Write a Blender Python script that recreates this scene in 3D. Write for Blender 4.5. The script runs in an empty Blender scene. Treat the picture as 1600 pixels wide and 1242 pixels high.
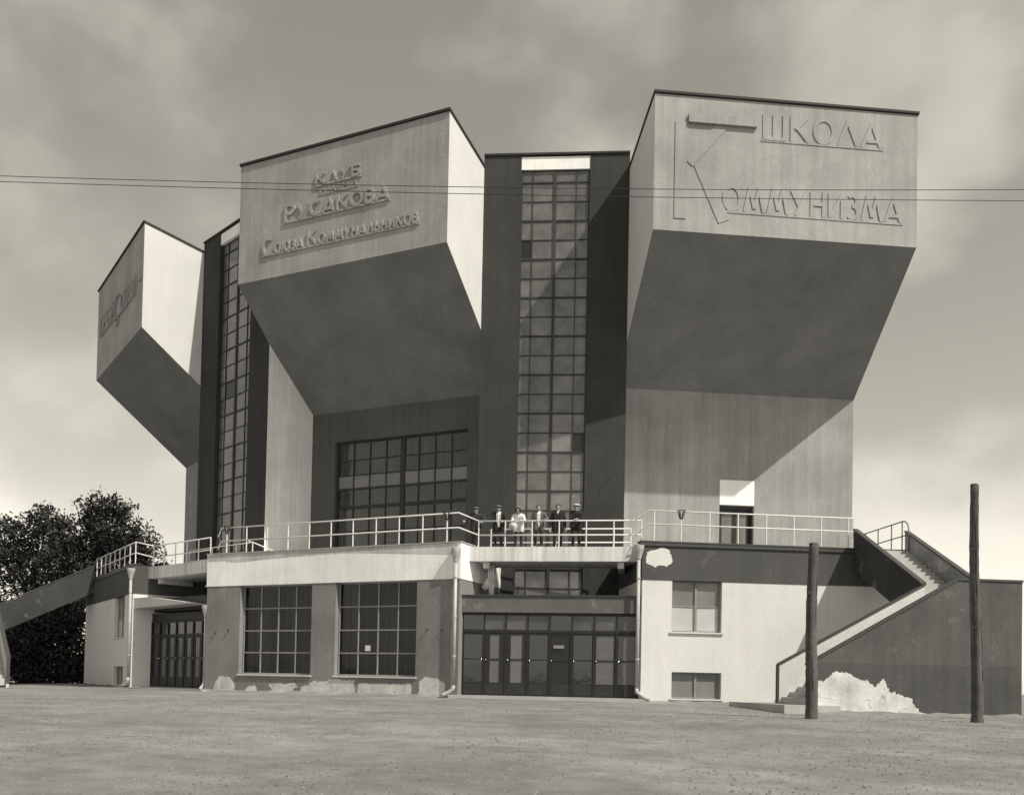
import bpy, bmesh, math, random
import numpy as np
from mathutils import Vector, Matrix

random.seed(7)
rng = np.random.default_rng(7)
R = math.radians
scene = bpy.context.scene
COL = scene.collection

# ------------------------------------------------------------------ camera
YAW, PITCH, ROLL = 0.4296, 0.0240, 0.0204
d_ = Vector((-math.sin(YAW)*math.cos(PITCH), math.cos(YAW)*math.cos(PITCH), math.sin(PITCH)))
r_ = Vector((math.cos(YAW), math.sin(YAW), 0))
u_ = r_.cross(d_)
rx = r_*math.cos(ROLL) + u_*math.sin(ROLL)
ux = u_*math.cos(ROLL) - r_*math.sin(ROLL)
cam_d = bpy.data.cameras.new('camera')
cam = bpy.data.objects.new('camera', cam_d)
COL.objects.link(cam)
cam.matrix_world = Matrix(((rx.x, ux.x, -d_.x, 22.5348), (rx.y, ux.y, -d_.y, -66.518),
                           (rx.z, ux.z, -d_.z, 0.6432), (0, 0, 0, 1)))
cam_d.sensor_fit = 'HORIZONTAL'
cam_d.sensor_width = 36
cam_d.lens = 1449.97*36/1600
cam_d.shift_x = 0.00801
cam_d.shift_y = 0.25705
cam_d.clip_end = 6000
scene.camera = cam

# ------------------------------------------------------------------ light
SUN_DIR = Vector((0.6245, -0.1685, 0.7627)).normalized()      # towards the sun
TONE = (1.0, 0.952, 0.822)                                     # warm tone of the old print
world = bpy.data.worlds.new('World')
scene.world = world
world.use_nodes = True
wn, wl = world.node_tree.nodes, world.node_tree.links
wn.clear()
def W(t, **k):
    n = wn.new(t)
    for a, b in k.items(): setattr(n, a, b)
    return n
sky = W('ShaderNodeTexSky', sky_type='NISHITA', sun_disc=False)
sky.sun_elevation = math.asin(SUN_DIR.z)
sky.sun_rotation = math.atan2(SUN_DIR.x, SUN_DIR.y)
sky.air_density = 1.0
sky.dust_density = 0.6
sky.ozone_density = 1.0
bw = W('ShaderNodeRGBToBW')
wl.new(sky.outputs[0], bw.inputs[0])
geo = W('ShaderNodeTexCoord')
mp = W('ShaderNodeMapping')
mp.inputs['Location'].default_value = (3.3, 8.8, 0.6)
mp.inputs['Scale'].default_value = (1.0, 1.0, 1.35)
wl.new(geo.outputs['Generated'], mp.inputs[0])
nz = W('ShaderNodeTexNoise')
nz.inputs['Scale'].default_value = 4.3
nz.inputs['Detail'].default_value = 5
nz.inputs['Roughness'].default_value = 0.45
nz.inputs['Distortion'].default_value = 0.1
wl.new(mp.outputs[0], nz.inputs['Vector'])
rp = W('ShaderNodeValToRGB')
rp.color_ramp.elements[0].position = 0.42
rp.color_ramp.elements[0].color = (.2, .2, .2, 1)
rp.color_ramp.elements[1].position = 0.68
rp.color_ramp.elements[1].color = (1, 1, 1, 1)
rp.color_ramp.interpolation = 'EASE'
wl.new(nz.outputs['Fac'], rp.inputs[0])
cl = W('ShaderNodeMath', operation='MULTIPLY_ADD')              # clouds brighten the sky
wl.new(rp.outputs[0], cl.inputs[0])
cl.inputs[1].default_value = 2.3
wl.new(bw.outputs[0], cl.inputs[2])
tn = W('ShaderNodeMix', data_type='RGBA', blend_type='MULTIPLY')
tn.inputs[0].default_value = 1.0
wl.new(cl.outputs[0], tn.inputs[6])
tn.inputs[7].default_value = (*TONE, 1)
bg = W('ShaderNodeBackground')
bg.inputs['Strength'].default_value = 0.148
wl.new(tn.outputs[2], bg.inputs['Color'])
out = W('ShaderNodeOutputWorld')
wl.new(bg.outputs[0], out.inputs[0])

sd = bpy.data.lights.new('sun', 'SUN')
sd.energy = 5.0
sd.angle = R(0.55)
sd.color = TONE
sun = bpy.data.objects.new('sun', sd)
COL.objects.link(sun)
sun.rotation_euler = SUN_DIR.to_track_quat('Z', 'Y').to_euler()
sun.location = (40, -30, 60)

vs = scene.view_settings
vs.view_transform = 'Standard'
vs.look = 'None'
vs.exposure = 0.02
vs.gamma = 1.0
scene.render.resolution_x = 1024
scene.render.resolution_y = 794

# ------------------------------------------------------------------ materials (neutral greys: a black-and-white photograph)
def nodes_mat(name):
    m = bpy.data.materials.new(name)
    m.use_nodes = True
    nt = m.node_tree
    nt.nodes.clear()
    o = nt.nodes.new('ShaderNodeOutputMaterial')
    b = nt.nodes.new('ShaderNodeBsdfPrincipled')
    nt.links.new(b.outputs[0], o.inputs[0])
    return m, nt, b, o
def g(v): return (v, v, v, 1)
def stucco(name, v, mott=0.16, streak=0.0, spots=0.0, bump=0.25, rough=0.92, scale=1.0, dark=0.55):
    m, nt, b, o = nodes_mat(name)
    N, L = nt.nodes, nt.links
    tc = N.new('ShaderNodeTexCoord')
    n1 = N.new('ShaderNodeTexNoise'); n1.inputs['Scale'].default_value = 0.55*scale; n1.inputs['Detail'].default_value = 8; n1.inputs['Roughness'].default_value = 0.6
    L.new(tc.outputs['Object'], n1.inputs['Vector'])
    n2 = N.new('ShaderNodeTexNoise'); n2.inputs['Scale'].default_value = 14*scale; n2.inputs['Detail'].default_value = 5
    L.new(tc.outputs['Object'], n2.inputs['Vector'])
    def ramp(sock, lo, hi, a, bb):
        mr = N.new('ShaderNodeMapRange'); mr.inputs[1].default_value = lo; mr.inputs[2].default_value = hi
        mr.inputs[3].default_value = a; mr.inputs[4].default_value = bb
        L.new(sock, mr.inputs[0]); return mr.outputs[0]
    def mul(a, bb):
        x = N.new('ShaderNodeMath'); x.operation = 'MULTIPLY'
        for i, s in enumerate((a, bb)):
            if isinstance(s, (int, float)): x.inputs[i].default_value = s
            else: L.new(s, x.inputs[i])
        return x.outputs[0]
    f = mul(ramp(n1.outputs['Fac'], .3, .7, 1-mott, 1+mott), ramp(n2.outputs['Fac'], .3, .7, 1-mott*.5, 1+mott*.5))
    if streak:
        mpn = N.new('ShaderNodeMapping'); mpn.inputs['Scale'].default_value = (2.6, 2.6, 0.10)
        L.new(tc.outputs['Object'], mpn.inputs[0])
        n3 = N.new('ShaderNodeTexNoise'); n3.inputs['Scale'].default_value = 1.5; n3.inputs['Detail'].default_value = 6; n3.inputs['Roughness'].default_value = .65
        L.new(mpn.outputs[0], n3.inputs['Vector'])
        f = mul(f, ramp(n3.outputs['Fac'], .32, .68, 1-streak, 1+streak))
    f = mul(f, v)
    if spots:
        n4 = N.new('ShaderNodeTexNoise'); n4.inputs['Scale'].default_value = 1.3*scale; n4.inputs['Detail'].default_value = 9; n4.inputs['Roughness'].default_value = .7
        L.new(tc.outputs['Object'], n4.inputs['Vector'])
        mask = ramp(n4.outputs['Fac'], .58, .63, 0, spots)
        mx = N.new('ShaderNodeMix'); mx.data_type = 'FLOAT'
        L.new(mask, mx.inputs[0]); L.new(f, mx.inputs[2]); mx.inputs[3].default_value = dark
        f = mx.outputs[0]
    L.new(f, b.inputs['Base Color'])
    b.inputs['Roughness'].default_value = rough
    b.inputs['Specular IOR Level'].default_value = 0.25
    bp = N.new('ShaderNodeBump'); bp.inputs['Strength'].default_value = bump; bp.inputs['Distance'].default_value = 0.02
    n5 = N.new('ShaderNodeTexNoise'); n5.inputs['Scale'].default_value = 9; n5.inputs['Detail'].default_value = 9
    L.new(tc.outputs['Object'], n5.inputs['Vector'])
    L.new(n5.outputs['Fac'], bp.inputs['Height']); L.new(bp.outputs[0], b.inputs['Normal'])
    return m
def plain(name, v, rough=0.6, spec=0.4, mott=0.1, metal=0, rnd=0.0, scale=6):
    m, nt, b, o = nodes_mat(name)
    N, L = nt.nodes, nt.links
    tc = N.new('ShaderNodeTexCoord')
    n1 = N.new('ShaderNodeTexNoise'); n1.inputs['Scale'].default_value = scale; n1.inputs['Detail'].default_value = 6
    L.new(tc.outputs['Object'], n1.inputs['Vector'])
    mr = N.new('ShaderNodeMapRange'); mr.inputs[1].default_value = .3; mr.inputs[2].default_value = .7
    mr.inputs[3].default_value = v*(1-mott); mr.inputs[4].default_value = v*(1+mott)
    L.new(n1.outputs['Fac'], mr.inputs[0])
    last = mr.outputs[0]
    if rnd:
        oi = N.new('ShaderNodeObjectInfo')
        m2 = N.new('ShaderNodeMapRange'); m2.inputs[3].default_value = 1-rnd; m2.inputs[4].default_value = 1+rnd
        L.new(oi.outputs['Random'], m2.inputs[0])
        x = N.new('ShaderNodeMath'); x.operation = 'MULTIPLY'; L.new(last, x.inputs[0]); L.new(m2.outputs[0], x.inputs[1]); last = x.outputs[0]
    L.new(last, b.inputs['Base Color'])
    b.inputs['Roughness'].default_value = rough
    b.inputs['Specular IOR Level'].default_value = spec
    b.inputs['Metallic'].default_value = metal
    return m
def glass(name, clear, tint, rough=0.04, rnd=0.0):
    """window glass: partly see-through, partly a mirror of the sky in front of it"""
    m = bpy.data.materials.new(name); m.use_nodes = True
    nt = m.node_tree; N, L = nt.nodes, nt.links; N.clear()
    o = N.new('ShaderNodeOutputMaterial')
    t = N.new('ShaderNodeBsdfTransparent'); t.inputs[0].default_value = g(tint)
    gl = N.new('ShaderNodeBsdfGlossy'); gl.inputs['Color'].default_value = g(.9); gl.inputs['Roughness'].default_value = rough
    lw = N.new('ShaderNodeLayerWeight'); lw.inputs[0].default_value = .10
    tc = N.new('ShaderNodeTexCoord')
    nz = N.new('ShaderNodeTexNoise'); nz.inputs['Scale'].default_value = 1.3
    L.new(tc.outputs['Object'], nz.inputs['Vector'])
    bp = N.new('ShaderNodeBump'); bp.inputs['Strength'].default_value = .12; bp.inputs['Distance'].default_value = .05
    L.new(nz.outputs['Fac'], bp.inputs['Height']); L.new(bp.outputs[0], gl.inputs['Normal'])
    mr = N.new('ShaderNodeMapRange'); mr.inputs[3].default_value = 1-clear; mr.inputs[4].default_value = 1.0
    L.new(lw.outputs['Fresnel'], mr.inputs[0])
    mx = N.new('ShaderNodeMixShader'); L.new(mr.outputs[0], mx.inputs[0]); L.new(t.outputs[0], mx.inputs[1]); L.new(gl.outputs[0], mx.inputs[2])
    L.new(mx.outputs[0], o.inputs[0])
    return m

M = {}
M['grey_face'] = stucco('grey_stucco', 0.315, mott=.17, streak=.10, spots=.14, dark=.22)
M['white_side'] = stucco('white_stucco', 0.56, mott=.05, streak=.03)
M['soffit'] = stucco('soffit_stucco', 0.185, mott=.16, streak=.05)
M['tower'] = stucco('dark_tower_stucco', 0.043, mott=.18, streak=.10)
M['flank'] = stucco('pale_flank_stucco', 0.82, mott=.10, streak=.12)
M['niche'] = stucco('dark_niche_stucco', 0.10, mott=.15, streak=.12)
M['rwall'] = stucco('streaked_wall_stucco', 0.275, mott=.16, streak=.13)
M['white_band'] = stucco('white_band_stucco', 0.82, mott=.10, streak=.07)
M['grey_base'] = stucco('grey_base_stucco', 0.20, mott=.16, streak=.10, spots=.12, dark=.4)
M['dark_band'] = stucco('dark_band_stucco', 0.075, mott=.14, streak=.08, spots=.10, dark=.3)
M['white_wall'] = stucco('white_wall_stucco', 0.61, mott=.06, streak=.03)
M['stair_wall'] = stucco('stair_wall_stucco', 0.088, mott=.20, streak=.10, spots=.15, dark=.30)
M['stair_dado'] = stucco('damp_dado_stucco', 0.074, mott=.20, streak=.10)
M['stair_in'] = stucco('patchy_parapet_stucco', 0.27, mott=.30, streak=.10, spots=.5, dark=.5)  # mid grey with scattered paler spots
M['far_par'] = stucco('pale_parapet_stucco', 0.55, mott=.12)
M['step'] = stucco('concrete_step', 0.42, mott=.14)
M['concrete'] = stucco('pale_concrete', 0.60, mott=.12, streak=.26)
M['canopy'] = stucco('canopy_stucco', 0.12, mott=.15, spots=.2, dark=.4)
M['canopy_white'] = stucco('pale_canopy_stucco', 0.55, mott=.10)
M['plaster'] = stucco('bare_plaster', 0.54, mott=.24, bump=.35, scale=3, spots=.45, dark=.16, streak=.08)
M['terrace'] = stucco('terrace_concrete', 0.44, mott=.15)
M['roof'] = plain('tarred_roof_edge', 0.028, rough=.8)
M['cope'] = plain('dark_coping_tin', 0.05, rough=.6)
M['rail'] = plain('white_rail_paint', 0.66, rough=.5, mott=.08)
M['rail_dark'] = plain('bare_rail_iron', 0.16, rough=.6)
M['frame'] = plain('dark_window_frame', 0.030, rough=.6)
M['frame_mid'] = plain('grey_window_frame', 0.22, rough=.6)
M['frame_pale'] = plain('pale_window_frame', 0.25, rough=.6)
M['pane_tower'] = plain('sky_toned_frosted_pane', 0.12, rough=.14, spec=.6, mott=.34, rnd=.16, scale=1.6)  # opaque grey base carries the sky reflection besides the frosting
M['pane_light'] = plain('whitened_pane', 0.18, rough=.25, spec=.5, mott=.12, rnd=.10, scale=1.5)
M['pane_paper'] = plain('papered_pane', 0.46, rough=.3, spec=.5, mott=.06, rnd=.05, scale=1.5)
M['glass'] = glass('dark_window_glass', 0.975, .62)
M['glass_hall'] = glass('hall_window_glass', 0.93, .62)
M['glass_door'] = glass('door_glass', 0.925, .6)
M['inside'] = plain('interior_gloom', 0.03, rough=.9, mott=.4, scale=.6)
M['curtain'] = plain('curtain_cloth', 0.16, rough=.9, mott=.15)
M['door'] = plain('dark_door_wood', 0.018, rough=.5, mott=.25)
M['panel'] = plain('door_panel_wood', 0.025, rough=.5, mott=.25)
M['brass'] = plain('polished_knob', 0.75, rough=.25, metal=1)
M['pipe'] = plain('painted_pipe', 0.40, rough=.5, mott=.12)
M['pipe_grey'] = plain('zinc_pipe', 0.33, rough=.5, mott=.15)
M['iron'] = plain('black_iron', 0.02, rough=.5)
M['bark'] = stucco('weathered_pole_wood', 0.075, mott=.30, streak=.55, bump=.9, scale=3)
M['trunk'] = stucco('tree_bark', 0.05, mott=.3, bump=.9, scale=3)
M['wire'] = plain('wire', 0.02)
M['cloth'] = plain('white_cloth', 0.72, rough=.9)
M['paper'] = plain('paper', 0.6, rough=.9)
M['letter'] = M['grey_face']
M['pave'] = stucco('paving_concrete', 0.38, mott=.16)

# ------------------------------------------------------------------ mesh helpers
class Frame:
    """plan frame: u along a facade, n outwards, z up"""
    def __init__(s, org, ud, flip=1):
        l = math.hypot(*ud); s.o = org; s.u = (ud[0]/l, ud[1]/l); s.n = (s.u[1], -s.u[0]); s.f = flip
    def P(s, u, n, z):
        u = u*s.f
        return (s.o[0]+s.u[0]*u+s.n[0]*n, s.o[1]+s.u[1]*u+s.n[1]*n, z)
    def angle(s): return math.atan2(s.u[1], s.u[0])
TH = 0.5277
def wing(k, off=0.0, flip=1):
    a = k*TH
    u = (math.cos(a), math.sin(a))
    return Frame((u[0]*off, u[1]*off), u, flip)
C_, R_, L_ = wing(0), wing(1), wing(-1)
RM = wing(1)                     # right wing, u outwards to the right
LM = wing(-1, 0, -1)             # left wing mirrored: u counted outwards to the left

class MB:
    def __init__(s): s.v = []; s.f = []; s.m = []
    def poly(s, pts, m=0):
        i = len(s.v); s.v += [tuple(p) for p in pts]; s.f.append(list(range(i, i+len(pts)))); s.m.append(m)
    def hexa(s, p, m=0):
        """p: 8 points, bottom 4 then top 4"""
        i = len(s.v); s.v += [tuple(q) for q in p]
        for q in ((0,3,2,1),(4,5,6,7),(0,1,5,4),(1,2,6,5),(2,3,7,6),(3,0,4,7)):
            s.f.append([i+a for a in q]); s.m.append(m)
        return s
    def box(s, F, u0, u1, n0, n1, z0, z1, m=0):
        return s.hexa([F.P(u0,n0,z0),F.P(u1,n0,z0),F.P(u1,n1,z0),F.P(u0,n1,z0),F.P(u0,n0,z1),F.P(u1,n0,z1),F.P(u1,n1,z1),F.P(u0,n1,z1)], m)
    def prism(s, A, B, m=0, caps=True):
        i = len(s.v); k = len(A); s.v += [tuple(p) for p in A]+[tuple(p) for p in B]
        if caps:
            s.f.append([i+j for j in range(k)]); s.m.append(m)
            s.f.append([i+k+j for j in range(k)][::-1]); s.m.append(m)
        for j in range(k):
            s.f.append([i+j, i+(j+1) % k, i+k+(j+1) % k, i+k+j]); s.m.append(m)
        return s
    def uz(s, F, pts, n0, n1, m=0): return s.prism([F.P(u, n0, z) for u, z in pts], [F.P(u, n1, z) for u, z in pts], m)
    def nz(s, F, pts, u0, u1, m=0): return s.prism([F.P(u0, n, z) for n, z in pts], [F.P(u1, n, z) for n, z in pts], m)
    def un(s, F, pts, z0, z1, m=0): return s.prism([F.P(u, n, z0) for u, n in pts], [F.P(u, n, z1) for u, n in pts], m)
    def tube(s, pts, r, k=8, m=0, caps=True):
        pts = [Vector(p) for p in pts]
        rr = r if hasattr(r, '__len__') else [r]*len(pts)
        rings = []
        up = None
        for i, p in enumerate(pts):
            t = (pts[min(i+1, len(pts)-1)] - pts[max(i-1, 0)]).normalized()
            if up is None:
                up = Vector((0, 0, 1)) if abs(t.z) < .9 else Vector((1, 0, 0))
            a = t.cross(up).normalized(); b = a.cross(t).normalized(); up = b
            base = len(s.v)
            for j in range(k):
                an = 2*math.pi*j/k
                s.v.append(tuple(p + (a*math.cos(an)+b*math.sin(an))*rr[i]))
            rings.append(base)
        for x, y in zip(rings, rings[1:]):
            for j in range(k):
                s.f.append([x+j, x+(j+1) % k, y+(j+1) % k, y+j]); s.m.append(m)
        if caps:
            s.f.append([rings[0]+j for j in range(k)][::-1]); s.m.append(m)
            s.f.append([rings[-1]+j for j in range(k)]); s.m.append(m)
        return s
    def build(s, name, mat, parent=None, smooth=False, recalc=True):
        me = bpy.data.meshes.new(name)
        me.from_pydata(s.v, [], s.f)
        for mm in (mat if isinstance(mat, (list, tuple)) else [mat]): me.materials.append(M[mm] if isinstance(mm, str) else mm)
        me.polygons.foreach_set('material_index', s.m)
        if recalc:
            b = bmesh.new(); b.from_mesh(me); bmesh.ops.recalc_face_normals(b, faces=b.faces); b.to_mesh(me); b.free()
        if smooth: me.polygons.foreach_set('use_smooth', [True]*len(me.polygons))
        o = bpy.data.objects.new(name, me); COL.objects.link(o)
        if parent: o.parent = parent
        return o
def tag(o, label, cat=None, group=None, kind=None):
    if label: o['label'] = label
    if cat: o['category'] = cat
    if group: o['group'] = group
    if kind: o['kind'] = kind
    return o
def empty(name, loc=(0, 0, 0)):
    o = bpy.data.objects.new(name, None); COL.objects.link(o); o.location = loc
    o.empty_display_size = .3
    return o
def holes_wall(mb, F, u0, u1, z0, z1, n0, n1, holes, m=0):
    us = sorted({u0, u1, *[h[0] for h in holes], *[h[1] for h in holes]})
    for a, b in zip(us, us[1:]):
        cut = sorted([(h[2], h[3]) for h in holes if h[0] <= a+1e-6 and h[1] >= b-1e-6])
        z = z0
        for c, e in cut:
            if c > z+1e-6: mb.box(F, a, b, n0, n1, z, c, m)
            z = max(z, e)
        if z < z1-1e-6: mb.box(F, a, b, n0, n1, z, z1, m)
    return mb

# ------------------------------------------------------------------ ground
def ground_z(x, y):
    d = math.hypot(x, y)
    z = float(np.interp(d, [0, 35.3, 38, 42, 47, 58, 70, 82], [.06, .06, .0, -.085, -.115, -.48, -.90, -1.15]))
    if d > 36: z += .012*math.sin(x*.9+.6*y)*math.sin(y*.7-.3*x)
    return z
mb = MB()
rad = [0, 10, 20, 28, 33, 35] + [35+.8*i for i in range(1, 60)] + [86, 95, 110, 140, 200, 320, 600, 1200, 2600]
NS = 180
idx = []
for r in rad:
    row = []
    for j in range(NS):
        a = 2*math.pi*j/NS
        x, y = r*math.cos(a), r*math.sin(a)
        row.append(len(mb.v)); mb.v.append((x, y, ground_z(x, y)))
    idx.append(row)
for a, b in zip(idx, idx[1:]):
    for j in range(NS):
        mb.f.append([a[j], a[(j+1) % NS], b[(j+1) % NS], b[j]]); mb.m.append(0)
gm, nt, b, o = nodes_mat('sandy_gravel')
N, L = nt.nodes, nt.links
tc = N.new('ShaderNodeTexCoord')
def noise(scale, det=6, ro=.6, vec=None):
    n = N.new('ShaderNodeTexNoise'); n.inputs['Scale'].default_value = scale; n.inputs['Detail'].default_value = det; n.inputs['Roughness'].default_value = ro
    L.new(vec or tc.outputs['Object'], n.inputs['Vector']); return n.outputs['Fac']
def mrange(s, lo, hi, a, bb):
    m_ = N.new('ShaderNodeMapRange'); m_.inputs[1].default_value = lo; m_.inputs[2].default_value = hi; m_.inputs[3].default_value = a; m_.inputs[4].default_value = bb
    L.new(s, m_.inputs[0]); return m_.outputs[0]
def mmul(a, bb):
    x = N.new('ShaderNodeMath'); x.operation = 'MULTIPLY'; L.new(a, x.inputs[0])
    if isinstance(bb, float): x.inputs[1].default_value = bb
    else: L.new(bb, x.inputs[1])
    return x.outputs[0]
f = mmul(mmul(mrange(noise(.16, 5), .3, .7, .82, 1.15), mrange(noise(2.2, 8), .3, .7, .86, 1.14)), mrange(noise(34, 4, .8), .25, .75, .62, 1.38))
mpg = N.new('ShaderNodeMapping'); mpg.inputs['Rotation'].default_value = (0, 0, -.30); mpg.inputs['Scale'].default_value = (.10, 1.1, 1)
L.new(tc.outputs['Object'], mpg.inputs[0])
f = mmul(f, mrange(noise(.8, 6, .6, mpg.outputs[0]), .3, .7, .88, 1.1))
f = mmul(f, mrange(noise(.55, 3, .5), .35, .65, .86, 1.12))
L.new(mmul(f, 0.215), b.inputs['Base Color'])
b.inputs['Roughness'].default_value = .95
b.inputs['Specular IOR Level'].default_value = .1
bp = N.new('ShaderNodeBump'); bp.inputs['Strength'].default_value = .9; bp.inputs['Distance'].default_value = .03
L.new(noise(22, 8, .75), bp.inputs['Height']); L.new(bp.outputs[0], b.inputs['Normal'])
M['ground'] = gm
o = mb.build('ground', 'ground', smooth=True)
tag(o, 'open square of sandy gravel in front of the club', kind='structure')

# ------------------------------------------------------------------ the club building
club = empty('club_building')
tag(club, 'grey and white club building with three cantilevered boxes over glazed stair towers', 'building')
RF, DS, RB = 34.824, 5.369, 35.099
RW = RF-DS                                    # plane of the recessed walls under the boxes
HT, HB, HS, SLOPE = 23.113, 17.897, 13.556, 0.2435
HW, HWF = 5.191, 5.345
RBACK = 20.0
boxes = {}
for key, F, off, ex in (('C', C_, 0, 0), ('R', R_, -0.115, .042), ('L', L_, 0, 0)):
    def hw(r): return HW + (HWF-HW)*(RF-r)/DS + ex
    mb = MB()
    def pt(sg, r, z): return F.P(off+sg*hw(r), r, z)
    prof = [(RF, HT), (RF, HB), (RW, HS), (RBACK, HS), (RBACK, HT-SLOPE*(RF-RBACK))]
    A = [pt(-1, *p) for p in prof]; B = [pt(1, *p) for p in prof]
    mb.poly([A[0], A[1], B[1], B[0]], 0)                       # face with the lettering
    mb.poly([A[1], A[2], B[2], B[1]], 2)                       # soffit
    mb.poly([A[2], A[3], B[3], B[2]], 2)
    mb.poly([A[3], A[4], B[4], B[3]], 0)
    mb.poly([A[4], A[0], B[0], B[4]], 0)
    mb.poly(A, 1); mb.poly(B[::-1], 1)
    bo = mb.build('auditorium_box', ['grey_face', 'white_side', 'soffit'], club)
    boxes[key] = bo
    # roof with a thin dark overhanging edge
    mb = MB()
    e = .07; zb = HT-SLOPE*(RF-RBACK)
    rr = [(RF+e, HT+.012+SLOPE*e), (RBACK, zb+.012), (RBACK, zb+.10), (RF+e, HT+.10+SLOPE*e)]
    mb.prism([F.P(off-hw(r)-e*.7, r, z) for r, z in rr], [F.P(off+hw(r)+e*.7, r, z) for r, z in rr])
    mb.build('roof_edge', 'roof', bo)

# ---- lettering: strokes in a unit cell, extruded
def arc(cx, cy, rx, ry, a0, a1, n=12):
    return [(cx+rx*math.cos(R(a0+(a1-a0)*i/n)), cy+ry*math.sin(R(a0+(a1-a0)*i/n))) for i in range(n+1)]
GL = {
 'К': (.80, [[(.07,0),(.07,1)], [(.22,.50),(.70,1)], [(.30,.56),(.78,0)]]),
 'Л': (.84, [[(.03,0),(.42,1)], [(.40,1),(.80,0)]]),
 'У': (.80, [[(.03,1),(.40,.38)], [(.78,1),(.22,0)]]),
 'Б': (.66, [[(.07,0),(.07,1)], [(.07,.95),(.62,.95)], [(.07,.53)]+arc(.34,.29,.25,.24,90,-90)+[(.07,.05)]]),
 'Р': (.62, [[(.07,0),(.07,1)], [(.07,.95)]+arc(.32,.70,.24,.25,90,-90)+[(.07,.45)]]),
 'С': (.78, [arc(.42,.5,.36,.46,48,312,18)]),
 'А': (.84, [[(.03,0),(.43,1)], [(.41,1),(.80,0)], [(.20,.26),(.66,.26)]]),
 'О': (.88, [arc(.44,.5,.38,.46,0,360,24)]),
 'В': (.62, [[(.07,0),(.07,1)], [(.07,.95)]+arc(.30,.75,.19,.20,90,-90)+[(.07,.55)], [(.07,.53)]+arc(.32,.29,.23,.24,90,-90)+[(.07,.05)]]),
 'З': (.60, [arc(.27,.74,.22,.21,140,-90), arc(.27,.29,.26,.24,90,-140)]),
 'Ю': (1.05, [[(.07,0),(.07,1)], [(.07,.5),(.34,.5)], arc(.66,.5,.31,.46,0,360,24)]),
 'М': (1.0, [[(.03,0),(.28,1)], [(.27,1),(.50,.15)], [(.50,.15),(.73,1)], [(.72,1),(.96,0)]]),
 'Н': (.74, [[(.07,0),(.07,1)], [(.65,0),(.65,1)], [(.07,.5),(.65,.5)]]),
 'Ь': (.62, [[(.07,0),(.07,1)], [(.07,.53)]+arc(.32,.29,.23,.24,90,-90)+[(.07,.05)]]),
 'И': (.76, [[(.07,0),(.07,1)], [(.67,0),(.67,1)], [(.10,.06),(.64,.94)]]),
 'Ш': (.98, [[(.07,0),(.07,1)], [(.47,0),(.47,1)], [(.88,0),(.88,1)], [(.07,.05),(.88,.05)]]),
 'П': (.74, [[(.07,0),(.07,1)], [(.65,0),(.65,1)], [(.07,.95),(.65,.95)]]),
 'Ф': (.92, [[(.45,0),(.45,1)], arc(.45,.55,.38,.30,0,360,24)]),
 'Ы': (.92, [[(.07,0),(.07,1)], [(.07,.53)]+arc(.30,.29,.21,.24,90,-90)+[(.07,.05)], [(.82,0),(.82,1)]]),
 'Е': (.58, [[(.07,0),(.07,1)], [(.07,.95),(.54,.95)], [(.07,.5),(.48,.5)], [(.07,.05),(.54,.05)]]),
 '-': (.60, [[(.08,.45),(.54,.45)]]),
}
def stroke(mb, F, pts, w, n0, n1):
    """thick polyline in the (u,z) plane, extruded from n0 to n1"""
    k = len(pts); left = []; right = []
    closed = k > 3 and math.hypot(pts[0][0]-pts[-1][0], pts[0][1]-pts[-1][1]) < 1e-6
    for i, p in enumerate(pts):
        a = pts[i-1] if i > 0 else (pts[-2] if closed else pts[i]); c = pts[i+1] if i < k-1 else (pts[1] if closed else pts[i])
        d1 = (p[0]-a[0], p[1]-a[1]); d2 = (c[0]-p[0], c[1]-p[1])
        l1 = math.hypot(*d1) or 1; l2 = math.hypot(*d2) or 1
        dx, dy = d1[0]/l1+d2[0]/l2, d1[1]/l1+d2[1]/l2
        l = math.hypot(dx, dy) or 1
        dx, dy = dx/l, dy/l
        left.append((p[0]-dy*w/2, p[1]+dx*w/2)); right.append((p[0]+dy*w/2, p[1]-dx*w/2))
    for i in range(k-1):
        q = [left[i], right[i], right[i+1], left[i+1]]
        A = [F.P(u, n1, z) for u, z in q]; B = [F.P(u, n0, z) for u, z in q]
        mb.poly(A)
        mb.poly([A[0], A[3], B[3], B[0]]); mb.poly([A[1], A[2], B[2], B[1]])
        if not closed and i == 0: mb.poly([A[0], A[1], B[1], B[0]])
        if not closed and i == k-2: mb.poly([A[3], A[2], B[2], B[3]])
def word(F, parent, text, u0, u1, z0, z1, depth, t=.11, big=None, bar=True, zbig=None, lean=0):
    """letters standing on a base line; big = {index: (z0, z1)}"""
    h = z1-z0
    ws = []
    for i, ch in enumerate(text):
        s = 1.0
        if big and i in big: s = (big[i][1]-big[i][0])/h
        ws.append(.42 if ch == ' ' else (GL[ch][0]+.14)*s)
    tot = sum(ws)-.14
    k = (u1-u0)/tot
    u = u0
    for i, ch in enumerate(text):
        if ch != ' ':
            a, b2 = (big[i] if big and i in big else (z0, z1))
            s = (b2-a)/h
            mb = MB()
            for q, st in enumerate(GL[ch][1]):
                stroke(mb, F, [(u+x*k*s, a+y*(b2-a)) for x, y in st], t*h*(1.15 if s > 1 else 1), RF-.01, RF+depth+.003*q)
            mb.build('letter', 'letter', parent, recalc=False)
        u += ws[i]*k
    if bar:
        mb = MB().box(F, u0-.05, u1+.05, RF-.01, RF+depth*.8, z0-.075, z0-.002)
        mb.build('lettering_bar', 'letter', parent)
CO = wing(0); RO = wing(1, 0); LO = wing(-1)
word(CO, boxes['C'], 'КЛУБ', -1.16, 1.08, 21.44, 21.90, .065, t=.205)
word(CO, boxes['C'], 'ИМЕНИ', -.95, .92, 21.06, 21.27, .03, t=.205)
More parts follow.
